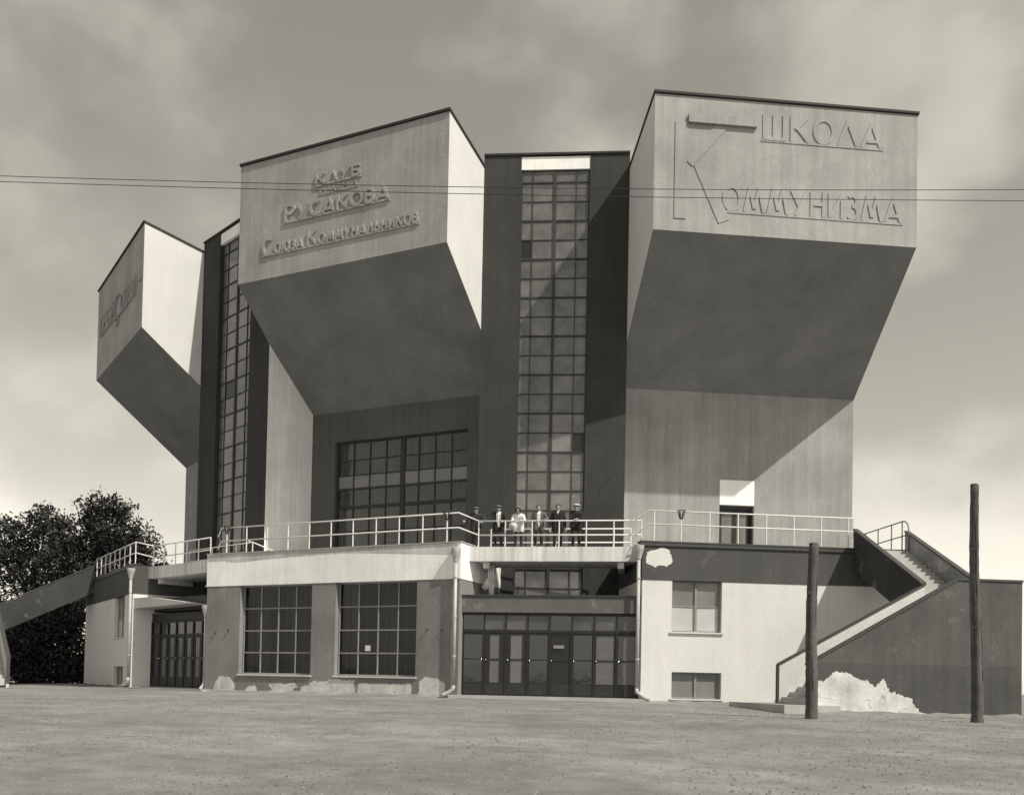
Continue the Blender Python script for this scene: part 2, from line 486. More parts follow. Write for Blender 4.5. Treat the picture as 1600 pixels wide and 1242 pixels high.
word(CO, boxes['C'], 'РУСАКОВА', -2.72, 2.48, 20.17, 20.78, .065, t=.205, big={0: (20.17, 20.90)})
word(CO, boxes['C'], 'СОЮЗА КОММУНАЛЬНИКОВ', -3.88, 3.88, 18.92, 19.34, .06, t=.205, big={0: (18.86, 19.62), 6: (18.92, 19.56)})
word(RO, boxes['R'], 'ШКОЛА', -1.13, 3.66, 21.66, 22.64, .030, t=.13)
word(RO, boxes['R'], 'ОММУНИЗМА', -2.66, 4.50, 18.80, 19.78, .030, t=.13)
# the tall K that starts the lower line of the right-hand box
mb = MB()
stroke(mb, RO, [(-4.32, 18.38), (-4.32, 22.10)], .46, RF-.01, RF+.03)
stroke(mb, RO, [(-4.05, 22.23), (-1.37, 22.23)], .33, RF-.01, RF+.12)
stroke(mb, RO, [(-2.72, 22.06), (-4.02, 20.55)], .42, RF-.01, RF+.026)
stroke(mb, RO, [(-3.62, 20.60), (-2.60, 18.38)], .46, RF-.01, RF+.026)
mb.build('letter', 'letter', boxes['R'], recalc=False)
word(LO, boxes['L'], 'ПРОФ', -4.15, -0.95, 20.22, 21.25, .10, t=.13)
word(LO, boxes['L'], 'СОЮЗЫ', -.75, 3.85, 20.05, 20.95, .10, t=.13, big={0: (19.55, 21.35)})
word(LO, boxes['L'], '-', 4.35, 4.85, 20.2, 20.8, .06, t=.16, bar=False)

# ---- recessed walls under the boxes
mb = MB()
CW = (-3.63, 3.55, 5.95, 12.10)
holes_wall(mb, C_, -5.345, 5.345, 5.4, HS+.12, RW-.45, RW-.002, [CW])
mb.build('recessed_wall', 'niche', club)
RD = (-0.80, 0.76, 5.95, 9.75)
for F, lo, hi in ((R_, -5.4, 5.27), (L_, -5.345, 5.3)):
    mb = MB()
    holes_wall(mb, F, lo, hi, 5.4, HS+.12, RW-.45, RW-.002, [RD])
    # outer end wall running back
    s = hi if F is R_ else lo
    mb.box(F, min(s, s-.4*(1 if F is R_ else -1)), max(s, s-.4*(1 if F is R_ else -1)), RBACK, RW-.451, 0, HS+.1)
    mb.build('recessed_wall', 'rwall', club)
# main hall behind
mb = MB()
pl = []
for F, us in ((L_, (-5.2,)), (C_, ()), (R_, (5.15,))):
    for u in us: pl.append(F.P(u, RW-.6, 0)[:2])
pl = [L_.P(-5.0, RBACK+.5, 0)[:2], L_.P(-5.0, RW-1.5, 0)[:2], L_.P(4.6, RW-1.5, 0)[:2], C_.P(-4.6, RW-1.5, 0)[:2], C_.P(4.6, RW-1.5, 0)[:2], R_.P(-4.6, RW-1.5, 0)[:2], R_.P(4.9, RW-1.5, 0)[:2], R_.P(4.9, RBACK+.5, 0)[:2], (9, -6), (-9, -6)]
mb.prism([(x, y, 0) for x, y in pl], [(x, y, 13.4) for x, y in pl])
mb.build('hall_body', 'inside', club)

def window(F, name, n, cols, rows, parent, bar=.05, depth=.07, mat='frame', pane='glass', thick=None, hthick=None, pmat=None, sill=None, back=None):
    """cols/rows = grid lines; thick = {grid index: width}"""
    thick = thick or {}; hthick = hthick or {}
    mb = MB()
    for i, u in enumerate(cols):
        w = thick.get(i, bar)
        mb.box(F, u-w/2, u+w/2, n-depth/2, n+depth/2+(.02 if i in thick else 0), rows[0]-bar/2, rows[-1]+bar/2)
    for j, z in enumerate(rows):
        w = hthick.get(j, bar)
        mb.box(F, cols[0]-bar/2, cols[-1]+bar/2, n-depth/2+.006, n+depth/2-.006+(.012 if j in hthick else 0), z-w/2, z+w/2)
    fo = mb.build(name, mat, parent)
    for i in range(len(cols)-1):
        for j in range(len(rows)-1):
            p = pane
            if pmat: p = pmat(i, j) or pane
            a = thick.get(i, bar)/2; b2 = thick.get(i+1, bar)/2
            c = hthick.get(j, bar)/2; e = hthick.get(j+1, bar)/2
            t = random.uniform(-.006, .006); t2 = random.uniform(-.006, .006)
            q = [(cols[i]+a-.004, rows[j]+c-.004), (cols[i+1]-b2+.004, rows[j]+c-.004), (cols[i+1]-b2+.004, rows[j+1]-e+.004), (cols[i]+a-.004, rows[j+1]-e+.004)]
            tilt = [t, -t, -t+t2, t+t2]
            mp_ = MB(); mp_.prism([F.P(u, n-.008+tt, z) for (u, z), tt in zip(q, tilt)], [F.P(u, n-.003+tt, z) for (u, z), tt in zip(q, tilt)])
            mp_.build('pane', p, fo)
    if sill:
        MB().box(F, cols[0]-.1, cols[-1]+.1, n, sill, rows[0]-.09, rows[0]-.03).build('sill', 'canopy_white', fo)
    if back:
        b3 = MB()
        b3.box(F, cols[0]-.3, cols[-1]+.3, n-back-.1, n-back, rows[0]-.3, rows[-1]+.3)
        b3.box(F, cols[0]-.3, cols[-1]+.3, n-back, n-.12, rows[0]-.25, rows[0]-.15)
        b3.build('interior_wall', 'inside', fo)
    return fo

# ---- big window under the middle box
c0, c1, z0, z1 = CW
mid = 0.06
hl = [c0+.05 + (mid-.0-c0-.05)*i/4 for i in range(4)]
cols = hl+[mid]+[mid+(c1-.05-mid)*i/4 for i in range(1, 5)]
rows = [5.98, 6.95, 7.75, 8.92, 9.81, 10.47, 11.2, 12.06]
def pm(i, j):
    return 'pane_light' if j == 4 else None
wo = window(C_, 'hall_window', RW-.22, cols, rows, club, bar=.055, thick={0: .12, 4: .24, 8: .10}, hthick={3: .16, 4: .09, 7: .10}, pane='glass_hall', pmat=pm, back=1.6)
for i in range(8):          # pale inner casement uprights and drapes behind the glass
    a, b2 = cols[i], cols[i+1]
    mb = MB()
    u = a+.10
    mb.box(C_, u, u+.05, RW-.55, RW-.50, 6.0, 12.0)
    mb.build('inner_upright', 'frame_pale', wo)
    if i % 2 == 0:
        mb = MB(); u = a+.18+random.random()*.1
        w = .28+.2*random.random(); pts = [(u+w*k/12, RW-.62+.03*math.sin(k*2.1)) for k in range(13)]
        mb.un(C_, pts+[(x, n-.012) for x, n in pts[::-1]], 6.05, 11.95)
        mb.build('curtain', 'curtain', wo)

# ---- terrace doors in the side wings
for F in (R_, L_):
    a, b2 = RD[0], RD[1]
    do = MB().uz(F, [(a, 8.66), (b2, 8.66), (b2, 9.745), (a, 9.745)], RW-.30, RW+.012).build('door_head_panel', 'white_band', club)
    fr = MB()
    fr.box(F, a, a+.08, RW-.34, RW-.20, 5.95, 8.66); fr.box(F, b2-.08, b2, RW-.34, RW-.20, 5.95, 8.66); fr.box(F, a+.08, b2-.08, RW-.34, RW-.2, 8.5, 8.66)
    fd = fr.build('terrace_door', 'frame', club)
    for k in range(2):
        u0 = a+.1+k*.68; u1 = u0+.66
        lf = MB(); lf.box(F, u0, u0+.1, RW-.32, RW-.27, 5.97, 8.49); lf.box(F, u1-.1, u1, RW-.32, RW-.27, 5.97, 8.49)
        lf.box(F, u0+.1, u1-.1, RW-.32, RW-.27, 5.97, 6.9); lf.box(F, u0+.1, u1-.1, RW-.32, RW-.27, 8.35, 8.49)
        lf.build('door_leaf', 'door', fd)
        MB().box(F, u0+.1, u1-.1, RW-.30, RW-.29, 6.9, 8.35).build('pane', 'pane_tower', fd)
    MB().box(F, a, b2, RW-.45, RW-.36, 5.95, 9.7).build('interior_wall', 'inside', fd)

# ---- stair towers
PR, QR = (5.2765, -31.8405), (11.0083, -29.7101)
PL, QL = (-11.5032, -30.2092), (-5.2567, -32.5292)
ZT = 22.87
def tower(P, Q, w0, w1, Ea, Eb, rec):
    ln = math.hypot(Q[0]-P[0], Q[1]-P[1])
    F = Frame(P, (Q[0]-P[0], Q[1]-P[1]))
    root = empty('stair_tower'); root.parent = club
    back = 9.0
    # pilasters with their pale flanks running back to the recessed walls
    for s0, s1, E, sg in ((0, w0, Ea, -1), (w1, ln, Eb, 1)):
        c = P if sg < 0 else Q
        mb = MB()
        ez = (E[0]-c[0], E[1]-c[1])
        # plan polygon: front edge, flank to E, inner back edge
        f0 = F.P(s0, 0, 0)[:2]; f1 = F.P(s1, 0, 0)[:2]
        if sg > 0: pts = [f0, f1, E, F.P(s0, -4.2, 0)[:2]]
        else: pts = [f1, f0, E, F.P(s1, -4.2, 0)[:2]]
        A = [(x, y, 0.0) for x, y in pts]; B = [(x, y, ZT) for x, y in pts]
        k = len(pts)
        for j in range(k):
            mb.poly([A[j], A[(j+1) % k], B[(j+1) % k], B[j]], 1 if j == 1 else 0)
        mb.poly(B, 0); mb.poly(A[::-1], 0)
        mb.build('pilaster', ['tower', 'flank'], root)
    MB().box(F, w0, w1, -.5, -.02, ZT-.60, ZT-.06).build('lintel_panel', 'white_band', root)
    MB().box(F, .003, ln-.003, -4.0, .06, ZT+.004, ZT+.085).build('roof_edge', 'roof', root)
    wz = [21.75-.8155*i for i in range(25)][::-1]
    wz.append(ZT-.62)
    wd = w1-w0
    cols = [w0+.03, w0+.49/2.85*wd, w0+1.42/2.85*wd, w0+2.31/2.85*wd, w1-.03]
    ht = {}
    n = len(wz)
    for j in range(n):
        if (n-1-j) % 2 == 1: ht[j] = .062
    def pm(i, j):
        r = random.random()
        if r < .03: return 'pane_dark'
        if r < .16: return 'pane_tower2'
        return None
    wo = window(F, 'tower_window', -rec, cols, wz, club, bar=.036, thick={0: .06, 2: .115, 4: .06}, hthick=ht, pane='pane_tower', pmat=pm)
    MB().box(F, w0, w1, -1.2, -1.1, 1.5, ZT-.3).build('interior_wall', 'inside', wo)
    return F
M['pane_dark'] = plain('open_pane', 0.02, rough=.3)
M['pane_tower2'] = plain('paler_sky_toned_pane', 0.165, rough=.18, spec=.6, mott=.2, rnd=.15, scale=1.6)  # paler variant, sky reflection likewise put into the base colour
EC = {}
for s in (-1, 1): EC[s] = C_.P(s*4.98, RW-.05, 0)[:2]
TR = tower(PR, QR, 1.58, 4.46, EC[1], R_.P(-5.05, RW-.05, 0)[:2], .12)
TL = tower(PL, QL, 1.72, 4.85, L_.P(4.98, RW-.05, 0)[:2], EC[-1], .20)

# ---- lower blocks with terraces on top
CU0, CU1 = -6.20, 6.23
def block(F, u0, u1, holes, low, band, name):
    root = empty(name); root.parent = club
    mb = MB()
    holes_wall(mb, F, u0, u1, -.6, 4.598, RB-.35, RB, holes)
    mb.box(F, u0, u0+.35, 27.5, RB-.351, -.6, 4.598)
    mb.box(F, u1-.35, u1, 27.5, RB-.351, -.6, 4.598)
    mb.build('wall', low, root)
    mb = MB()
    e = .022
    mb.box(F, u0-e, u1+e, RB-.35, RB+e, 4.601, 5.985)
    mb.box(F, u0-e, u0+.35, 27.5, RB-.351, 4.601, 5.985)
    mb.box(F, u1-.35, u1+e, 27.5, RB-.351, 4.601, 5.985)
    mb.build('fascia_band', band, root)
    MB().box(F, u0+.351, u1-.351, 27.5, RB-.352, 5.6, 5.95).build('terrace_floor', 'terrace', root)
    return root
cb = block(C_, CU0, CU1, [(-4.36, -.62, .80, 4.598), (.56, 4.36, .80, 4.598)], 'grey_base', 'white_band', 'lower_block')
rb = block(R_, -5.60, 4.62, [(-4.46, -2.55, 2.68, 4.598), (-4.43, -2.53, .20, 1.19)], 'white_wall', 'dark_band', 'lower_block')
lb = block(L_, -4.62, 6.20, [(2.6, 4.6, 2.55, 4.598), (2.7, 4.62, .18, 1.10)], 'white_wall', 'dark_band', 'lower_block')
mb = MB(); mb.box(C_, CU0-.05, CU1+.05, RB-.4, RB+.06, 5.99, 6.035); mb.box(C_, CU1-.3, CU1+.06, 32.6, RB-.401, 5.99, 6.035); mb.build('coping', 'pipe_grey', cb)
for F, a, b2, rt in ((R_, -5.72, 4.7, rb), (L_, -4.7, 6.26, lb)):
    mb = MB(); mb.box(F, a, b2, RB-.4, RB+.09, 5.99, 6.04); mb.box(F, a+.01, b2-.01, RB+.03, RB+.075, 5.86, 5.988)
    mb.build('coping', 'cope', rt)
# ground-floor windows of the middle block
for a, b2 in ((-4.36, -.62), (.56, 4.36)):
    w = b2-a
    wo = window(C_, 'ground_floor_window', RB-.27, [a+.04+(w-.08)*i/4 for i in range(5)], [.84, 1.74, 2.67, 3.62, 4.57], club, bar=.05, mat='frame_pale', hthick={0: .08}, pane='glass', sill=RB+.06, back=2.2)
    for i in range(4):
        u = a+.2+(w-.08)*i/4
        MB().box(C_, u, u+.045, RB-.62, RB-.58, .9, 4.5).build('inner_upright', 'frame_mid', wo)
    for i in (0, 2):
        u = a+.28+(w-.08)*i/4; pts = [(u+.30*k/10, RB-.75+.025*math.sin(k*2.3)) for k in range(11)]
        MB().un(C_, pts+[(x, n-.012) for x, n in pts[::-1]], .95, 4.4).build('curtain', 'curtain', wo)
# small windows of the side blocks
for F, s in ((R_, 0), (L_, 1)):
    a, b2 = ((-4.46, -2.55), (2.6, 4.6))[s]
    z0 = (2.68, 2.55)[s]
    def pm(i, j): return 'pane_paper' if j == 0 else None
    window(F, 'upper_window', RB-.20, [a+.03, (a+b2)/2, b2-.03], [z0+.04, z0+.98, 4.57], club, bar=.05, thick={1: .09, 2: .10}, mat='frame_mid', pane='pane_tower2', pmat=pm, sill=RB+.07)
    a, b2 = ((-4.43, -2.53), (2.7, 4.62))[s]
    z0, z1 = ((.20, 1.19), (.18, 1.10))[s]
    window(F, 'basement_window', RB-.20, [a+.03, (a+b2)/2, b2-.03], [z0+.04, z1-.03], club, bar=.05, thick={1: .09}, mat='frame_mid', pane='pane_light', sill=RB+.06)

# ---- plaster patches where the paint has come off
def patch(F, outline, n, parent, mat='plaster', jit=.035, th=.004):
    pts = []
    k = len(outline)
    w1 = random.random()*6
    for i in range(k):
        a, b2 = outline[i], outline[(i+1) % k]
        m = max(2, int(math.hypot(b2[0]-a[0], b2[1]-a[1])/.035))
        for j in range(m):
            t = j/m
            pts.append((a[0]+(b2[0]-a[0])*t, a[1]+(b2[1]-a[1])*t))
    k = len(pts)
    nx = np.zeros(k); ny = np.zeros(k)
    for sp, am in ((14, 1.0), (6, .7), (2, .55), (1, .35)):
        for arr in (nx, ny):
            c = rng.normal(size=max(4, k//sp))
            arr += am*np.interp(np.arange(k), np.linspace(0, k, len(c)+1), np.append(c, c[0]))
    pts = [(p[0]+jit*float(nx[i]), p[1]+jit*float(ny[i])) for i, p in enumerate(pts)]
    cx = sum(p[0] for p in pts)/len(pts); cz = sum(p[1] for p in pts)/len(pts)
    mb = MB()
    c = F.P(cx, n+th*1.3, cz)
    mm = len(pts)
    for i in range(mm):
        a, b2 = pts[i], pts[(i+1) % mm]
        mb.poly([c, F.P(a[0], n+th, a[1]), F.P(b2[0], n+th, b2[1])])
        mb.poly([F.P(a[0], n+th, a[1]), F.P(a[0], n-.01, a[1]), F.P(b2[0], n-.01, b2[1]), F.P(b2[0], n+th, b2[1])])
    return mb.build('plaster_patch', mat, parent, recalc=False)
patch(C_, [(-5.8, -.2), (-5.6, .45), (-5.3, .72), (-4.85, .72), (-4.55, .42), (-4.5, -.2)], RB, cb)
patch(C_, [(-4.15, -.05), (-3.9, .32), (-3.5, .35), (-3.3, .05), (-3.5, -.2)], RB, cb)
patch(C_, [(-2.75, .38), (-2.5, .45), (-1.4, .48), (-1.25, .30), (-1.5, .08), (-2.4, .06), (-2.65, .22)], RB, cb, jit=.025)
patch(C_, [(-1.15, -.25), (-1.0, .30), (-.6, .50), (.2, .62), (.6, .66), (1.5, .60), (1.62, -.25)], RB, cb)
patch(C_, [(1.68, -.25), (1.72, .48), (3.0, .58), (4.2, .50), (4.35, -.25)], RB, cb, jit=.035)
patch(C_, [(4.42, -.25), (4.55, .68), (4.9, .82), (5.6, .66), (5.75, .3), (6.0, .1), (6.05, -.25)], RB, cb)
patch(R_, [(-5.50, 5.62), (-5.25, 5.72), (-4.92, 5.84), (-4.62, 5.74), (-4.44, 5.30), (-4.70, 5.12), (-4.95, 5.20), (-5.15, 5.06), (-5.50, 5.20)], RB+.022, rb, mat='white_wall', jit=.02)

M['dirty_band'] = stucco('dirty_band_stucco', 0.50, mott=.22, streak=.12, scale=2)
o1 = [(-6.2, 5.97), (-6.2, 5.72), (-4.6, 5.64), (-3.2, 5.70), (-1.4, 5.74), (.2, 5.78), (2.0, 5.80), (3.6, 5.76), (4.9, 5.80), (5.6, 5.70), (5.95, 5.55), (6.1, 5.97)]
patch(C_, o1, RB+.022, cb, mat='dirty_band', jit=.02, th=.003)['label'] = 'dirty strip along the top of the white band'
# ---- bridges between the blocks, over the entrances
def bridge(A, B, parent):
    F = Frame(A, (B[0]-A[0], B[1]-A[1])); ln = math.hypot(B[0]-A[0], B[1]-A[1])
    root = empty('footbridge'); root.parent = club
    MB().box(F, -.3, ln+.3, -2.1, 0, 5.36, 5.92).build('bridge_slab', 'concrete', root)
    for s in (.1, .9): MB().box(F, ln*s-.12, ln*s+.12, -2.0, -.25, 5.12, 5.358).build('bridge_beam', 'concrete', root)
    return F, ln, root
ba = C_.P(CU1, 34.40, 0)[:2]; bb = R_.P(-5.60, 34.40, 0)[:2]
BR, BRL, brr = bridge(ba, bb, club)
la = L_.P(6.20, 34.42, 0)[:2]; lbp = C_.P(CU0, 34.42, 0)[:2]
BL, BLL, blr = bridge(la, lbp, club)

# ---- railings: every post and rail is a piece of its own
def railing(F, posts, n, zb, zt, zm, name='terrace_railing', mat='rail', ext=(0, 0), head=None, tail=None, r=.027):
    root = empty(name); root.parent = club
    for u in posts:
        MB().tube([F.P(u, n, zb), F.P(u, n, zt-.01)], r, 8).build('post', mat, root)
    for z, k in ((zt, 0), (zm, 1)):
        pts = [F.P(posts[0]-ext[0], n, z), F.P(posts[-1]+ext[1], n, z)]
        if head: pts = [head[k]]+pts if len(head[k]) == 3 and not isinstance(head[k][0], tuple) else list(head[k])+pts
        if tail: pts = pts+[tail[k]] if not isinstance(tail[k][0], tuple) else pts+list(tail[k])
        MB().tube(pts, r*1.05, 8).build('rail', mat, root, smooth=True)
    return root
bz, bm = 6.93, 6.38
b0 = lambda z: BR.P(.36, -.06, z)
cposts = [-5.27, -4.19, -3.08, -1.99, -.90, .18, 1.25, 2.35, 3.42, 4.49, 5.57]
railing(C_, cposts, RB-.10, 6.03, 7.15, 6.58, ext=(.3, .5), tail=[b0(bz), b0(bm)])
def rposts(F, n, us, **k): return railing(F, us, n, 6.03, 7.20, 6.69, **k)
b1 = lambda z: BR.P(BRL-.35, -.06, z)
rposts(R_, RB-.10, [-5.16, -4.13, -3.03, -1.93, -.83, .25, 1.33, 2.40, 2.60], ext=(.18, .0), head=[[b1(bz), BR.P(BRL-.12, -.06, bz+.02)], [b1(bm), BR.P(BRL-.12, -.06, bm+.02)]])
railing(BR, [.36+1.045*i for i in range(7)], -.06, 5.90, bz, bm)
railing(BR, [.55, 3.2, 5.55, BRL-.3], -1.95, 5.90, 6.93, 6.38)
# left side
c1 = lambda z: BL.P(BLL-.35, -.06, z)
railing(BL, [.36+.97*i for i in range(6)], -.06, 5.90, bz, bm)
railing(BL, [.4, 2.4, 4.4, BLL-.3], -1.95, 5.90, 6.93, 6.38)
l1 = lambda z: BL.P(.36, -.06, z)
railing(L_, [-2.5+1.07*i for i in range(9)], RB-.10, 6.03, 7.10, 6.58, ext=(.1, 0), tail=[l1(bz), l1(bm)])
# stays at the left corner of the middle terrace
mb = MB()
mb.tube([C_.P(-5.57, RB-.1, 7.15), BL.P(BLL-.2, -.06, 6.93)], .027); mb.tube([C_.P(-5.57, RB-.1, 6.58), BL.P(BLL-.2, -.06, 6.38)], .027)
mb.tube([C_.P(-4.19, RB-.1, 6.58), C_.P(-3.5, RB-1.1, 6.2)], .027)
mb.build('railing_stay', 'rail', club)
# side rails beside the stair heads, with a curved end
for F in (RM, LM):
    root = empty('stair_head_railing'); root.parent = club
    u = 4.56
    for n in (32.1, 33.15, 34.2, 35.0):
        MB().tube([F.P(u, n, 5.95), F.P(u, n, 7.13)], .024, 8).build('post', 'rail_dark', root)
    top = [F.P(u, 30.9, 7.15), F.P(u, 35.0, 7.15)]+[F.P(u, 35.05+.42*math.sin(R(a)), 6.73+.42*math.cos(R(a))) for a in range(10, 91, 16)]+[F.P(u, 35.47, 5.9)]
    MB().tube(top, .026, 8).build('rail', 'rail_dark', root, smooth=True)
    MB().tube([F.P(u, 30.9, 6.58), F.P(u, 35.42, 6.58)], .024, 8).build('rail', 'rail_dark', root)

# ---- outside stairs at both ends
def stair(F, parent):
    root = empty('outside_stair'); root.parent = parent
    uf, rf, W_ = 2.62, 39.85, 2.0
    # upper flight: parapets as sloping slabs, open underneath
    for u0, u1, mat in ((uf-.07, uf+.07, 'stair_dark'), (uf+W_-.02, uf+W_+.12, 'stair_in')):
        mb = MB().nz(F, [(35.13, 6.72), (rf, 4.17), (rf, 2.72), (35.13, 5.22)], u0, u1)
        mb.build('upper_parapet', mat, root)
        MB().nz(F, [(35.13, 6.722), (rf+.05, 4.172), (rf+.05, 4.235), (35.13, 6.785)], u0-.03, u1+.03).build('parapet_coping', 'cope', root)
    MB().nz(F, [(35.13, 5.60), (rf, 2.95), (rf, 2.74), (35.13, 5.38)], uf+.071, uf+W_-.021).build('flight_slab', 'concrete', root)
    n = 16
    for k in range(n):
        a = rf-(rf-35.20)*k/n; c = rf-(rf-35.20)*(k+1)/n
        z = 3.25+(5.95-3.25)*(k+1)/n
        MB().box(F, uf+.072, uf+W_-.022, c-.04, a, z-.30, z).build('step', 'step', root)
    # lower flight: far and near parapets, solid underneath
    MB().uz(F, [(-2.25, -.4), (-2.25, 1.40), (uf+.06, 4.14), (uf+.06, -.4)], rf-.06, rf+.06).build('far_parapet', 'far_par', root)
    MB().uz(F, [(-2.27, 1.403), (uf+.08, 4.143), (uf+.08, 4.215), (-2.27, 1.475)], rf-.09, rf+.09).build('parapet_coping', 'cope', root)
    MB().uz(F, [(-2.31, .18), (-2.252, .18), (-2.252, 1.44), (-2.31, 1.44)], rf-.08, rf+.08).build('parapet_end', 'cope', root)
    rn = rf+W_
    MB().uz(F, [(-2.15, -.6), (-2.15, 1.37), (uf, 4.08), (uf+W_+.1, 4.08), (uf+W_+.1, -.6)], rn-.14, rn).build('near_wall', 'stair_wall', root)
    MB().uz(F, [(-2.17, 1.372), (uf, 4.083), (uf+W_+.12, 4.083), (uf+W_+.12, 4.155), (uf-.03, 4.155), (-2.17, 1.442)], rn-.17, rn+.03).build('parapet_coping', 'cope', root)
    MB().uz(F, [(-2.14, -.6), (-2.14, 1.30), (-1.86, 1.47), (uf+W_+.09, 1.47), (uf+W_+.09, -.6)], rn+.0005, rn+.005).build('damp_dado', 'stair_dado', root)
    patch(F, [(-2.1, -.5), (-2.1, .95), (-1.75, 1.0), (-1.6, .85), (-1.2, 1.22), (-.95, 1.18), (-.6, 1.08), (-.2, .95), (.0, .80), (.28, .95), (.5, .62), (.85, .50), (1.1, .42), (1.4, .12), (1.9, -.1), (2.1, -.5)], rn+.006, root, jit=.05)
    MB().box(F, uf+W_-.02, uf+W_+.1, rf+.0, rn-.141, -.6, 4.08).build('landing_wall', 'stair_wall', root)
    MB().box(F, uf-.06, uf+W_-.021, rf+.061, rn-.141, 3.0, 3.25).build('landing', 'step', root)
    n = 18
    for k in range(n):
        a = -2.15+(uf-.05+2.15)*k/n; c = -2.15+(uf-.05+2.15)*(k+1)/n
        z = .22+(3.25-.22)*(k+1)/n
        MB().box(F, a, c+.03, rf+.061, rn-.141, z-.34, z).build('step', 'step', root)
    MB().box(F, -2.0, uf-.1, rf+.062, rn-.142, -.6, .3).build('stair_fill', 'stair_wall', root)
    if F is RM: MB().box(F, -2.95, -1.2, 37.2, 42.05, -.5, .17).build('plinth_slab', 'pave', root)
    return root
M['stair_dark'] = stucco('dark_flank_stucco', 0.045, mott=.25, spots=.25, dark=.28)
stair(RM, club)
stair(LM, club)

# ---- entrances
def entrance(A, B, z0, canopy, rec, cmat, lights, parent):
    """glazed doors between two block flanks; canopy = (z0, z1)"""
    F = Frame(A, (B[0]-A[0], B[1]-A[1])); ln = math.hypot(B[0]-A[0], B[1]-A[1])
    root = empty('entrance_vestibule'); root.parent = parent
    MB().box(F, .01, ln-.01, -3.0, 0, canopy[0], canopy[1]).build('canopy', cmat, root)
    MB().box(F, .005, ln-.005, -3.0, .05, canopy[1]+.003, canopy[1]+.05).build('canopy_edge', 'cope', root)
    MB().box(F, -.4, ln+.4, -3.4, .35, -.3, z0).build('doorstep', 'pave', root)
    MB().box(F, -.2, ln+.2, -3.2, -3.1, z0, canopy[0]).build('vestibule_back_wall', 'inside', root)
    n = 8
    w = (ln-.06)/n
    y = -rec
    zt = canopy[0]-.02
    ztr = z0+(zt-z0)*.78
    fr = MB()
    for i in range(n+1): fr.box(F, .03+w*i-.03, .03+w*i+.03, y-.06, y+.05, z0, zt)
    fr.box(F, .03, ln-.03, y-.05, y+.042, ztr-.05, ztr+.06); fr.box(F, .03, ln-.03, y-.05, y+.042, zt-.08, zt)
    fr.build('door_frame', 'door', root)
    for i in range(n):
        u0, u1 = .03+w*i+.034, .03+w*(i+1)-.034
        t = lights[i]
        MB().box(F, u0, u1, y-.012, y-.004, ztr+.065, zt-.085).build('transom_pane', 'pane_transom' if t[0] else 'glass_door', root)
        lf = MB()
        lf.box(F, u0, u0+t[2], y-.03, y+.02, z0+.02, ztr-.055); lf.box(F, u1-t[2], u1, y-.03, y+.02, z0+.02, ztr-.055)
        lf.box(F, u0+t[2], u1-t[2], y-.03, y+.02, ztr-.13, ztr-.055)
        lf.box(F, u0+t[2], u1-t[2], y-.028, y+.018, z0+.02, z0+.50)
        lf.box(F, u0+t[2], u1-t[2], y-.02, y+.022, z0+1.36, z0+1.41)
        lo = lf.build('door_leaf', 'door', root)
        lo['label'] = 'dark wooden glazed door leaf'
        MB().box(F, u0+.04, u1-.04, y+.0205, y+.028, z0+.06, z0+.46).build('kick_panel', 'panel', root)
        MB().box(F, u0+t[2], u1-t[2], y-.012, y-.004, z0+.50, ztr-.13).build('door_pane', t[1], root)
        for uu in (u0+.05,) if i else (u1-.05,):
            b_ = bmesh.new(); bmesh.ops.create_uvsphere(b_, u_segments=8, v_segments=6, radius=.030)
            me = bpy.data.meshes.new('door_knob'); b_.to_mesh(me); b_.free(); me.materials.append(M['brass'])
            ob = bpy.data.objects.new('door_knob', me); ob.location = F.P(uu, y+.06, z0+1.36); COL.objects.link(ob); ob.parent = root
            for p in me.polygons: p.use_smooth = True
    return F, ln, root
M['pane_transom'] = plain('mottled_transom_pane', 0.075, rough=.15, spec=.6, mott=.4, rnd=.25, scale=1.2)  # blotchy dark grey, tone varies from pane to pane
M['pane_door_grey'] = plain('reflection_grey_door_pane', 0.12, rough=.2, spec=.5, mott=.1, rnd=.15)  # grey base colour stands in for reflections in the door glass
ea = C_.P(CU1, 34.90, 0)[:2]; eb = R_.P(-5.60, 34.90, 0)[:2]
LT = [(0, 'glass_door', .03), (1, 'pane_door_grey', .20), (1, 'pane_door_grey', .16), (1, 'glass_door', .04), (0, 'pane_dark', .03), (1, 'glass_door', .04), (1, 'pane_door_grey', .05), (1, 'pane_door_grey', .02)]
EF, EL, er = entrance(ea, eb, .17, (3.34, 3.96), .14, 'canopy', LT, club)
MB().box(EF, 3.55, 3.95, -.10, -.085, 2.00, 2.12).build('door_sign', 'frame_mid', er)
ea2 = L_.P(6.20, 34.17, 0)[:2]; eb2 = C_.P(CU0, 34.17, 0)[:2]
LT2 = [(0, 'glass_door', .1)]+[(0, 'pane_door_grey', .15)]*6+[(0, 'glass_door', .1)]
EF2, EL2, er2 = entrance(ea2, eb2, .14, (3.30, 3.60), .02, 'door', LT2, club)
# left-hand canopy: its lit part shaped as a pale wedge, shade as dark beam
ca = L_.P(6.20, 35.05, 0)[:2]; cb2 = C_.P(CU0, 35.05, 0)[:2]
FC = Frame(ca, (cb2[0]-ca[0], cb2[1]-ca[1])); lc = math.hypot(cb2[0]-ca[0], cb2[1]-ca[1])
MB().box(FC, .01, lc-.01, -1.9, -.95, 3.75, 4.40).build('canopy_shade_beam', 'door', er2)
MB().uz(FC, [(.01, 3.88), (4.7, 3.93), (4.7, 3.99), (1.4, 4.36), (.01, 4.38)], -.95, 0).build('canopy_lit_wedge', 'canopy_white', er2)
MB().box(FC, -.5, lc+.5, -1.0, .5, -.3, .09).build('pavement_slab', 'pave', er2)

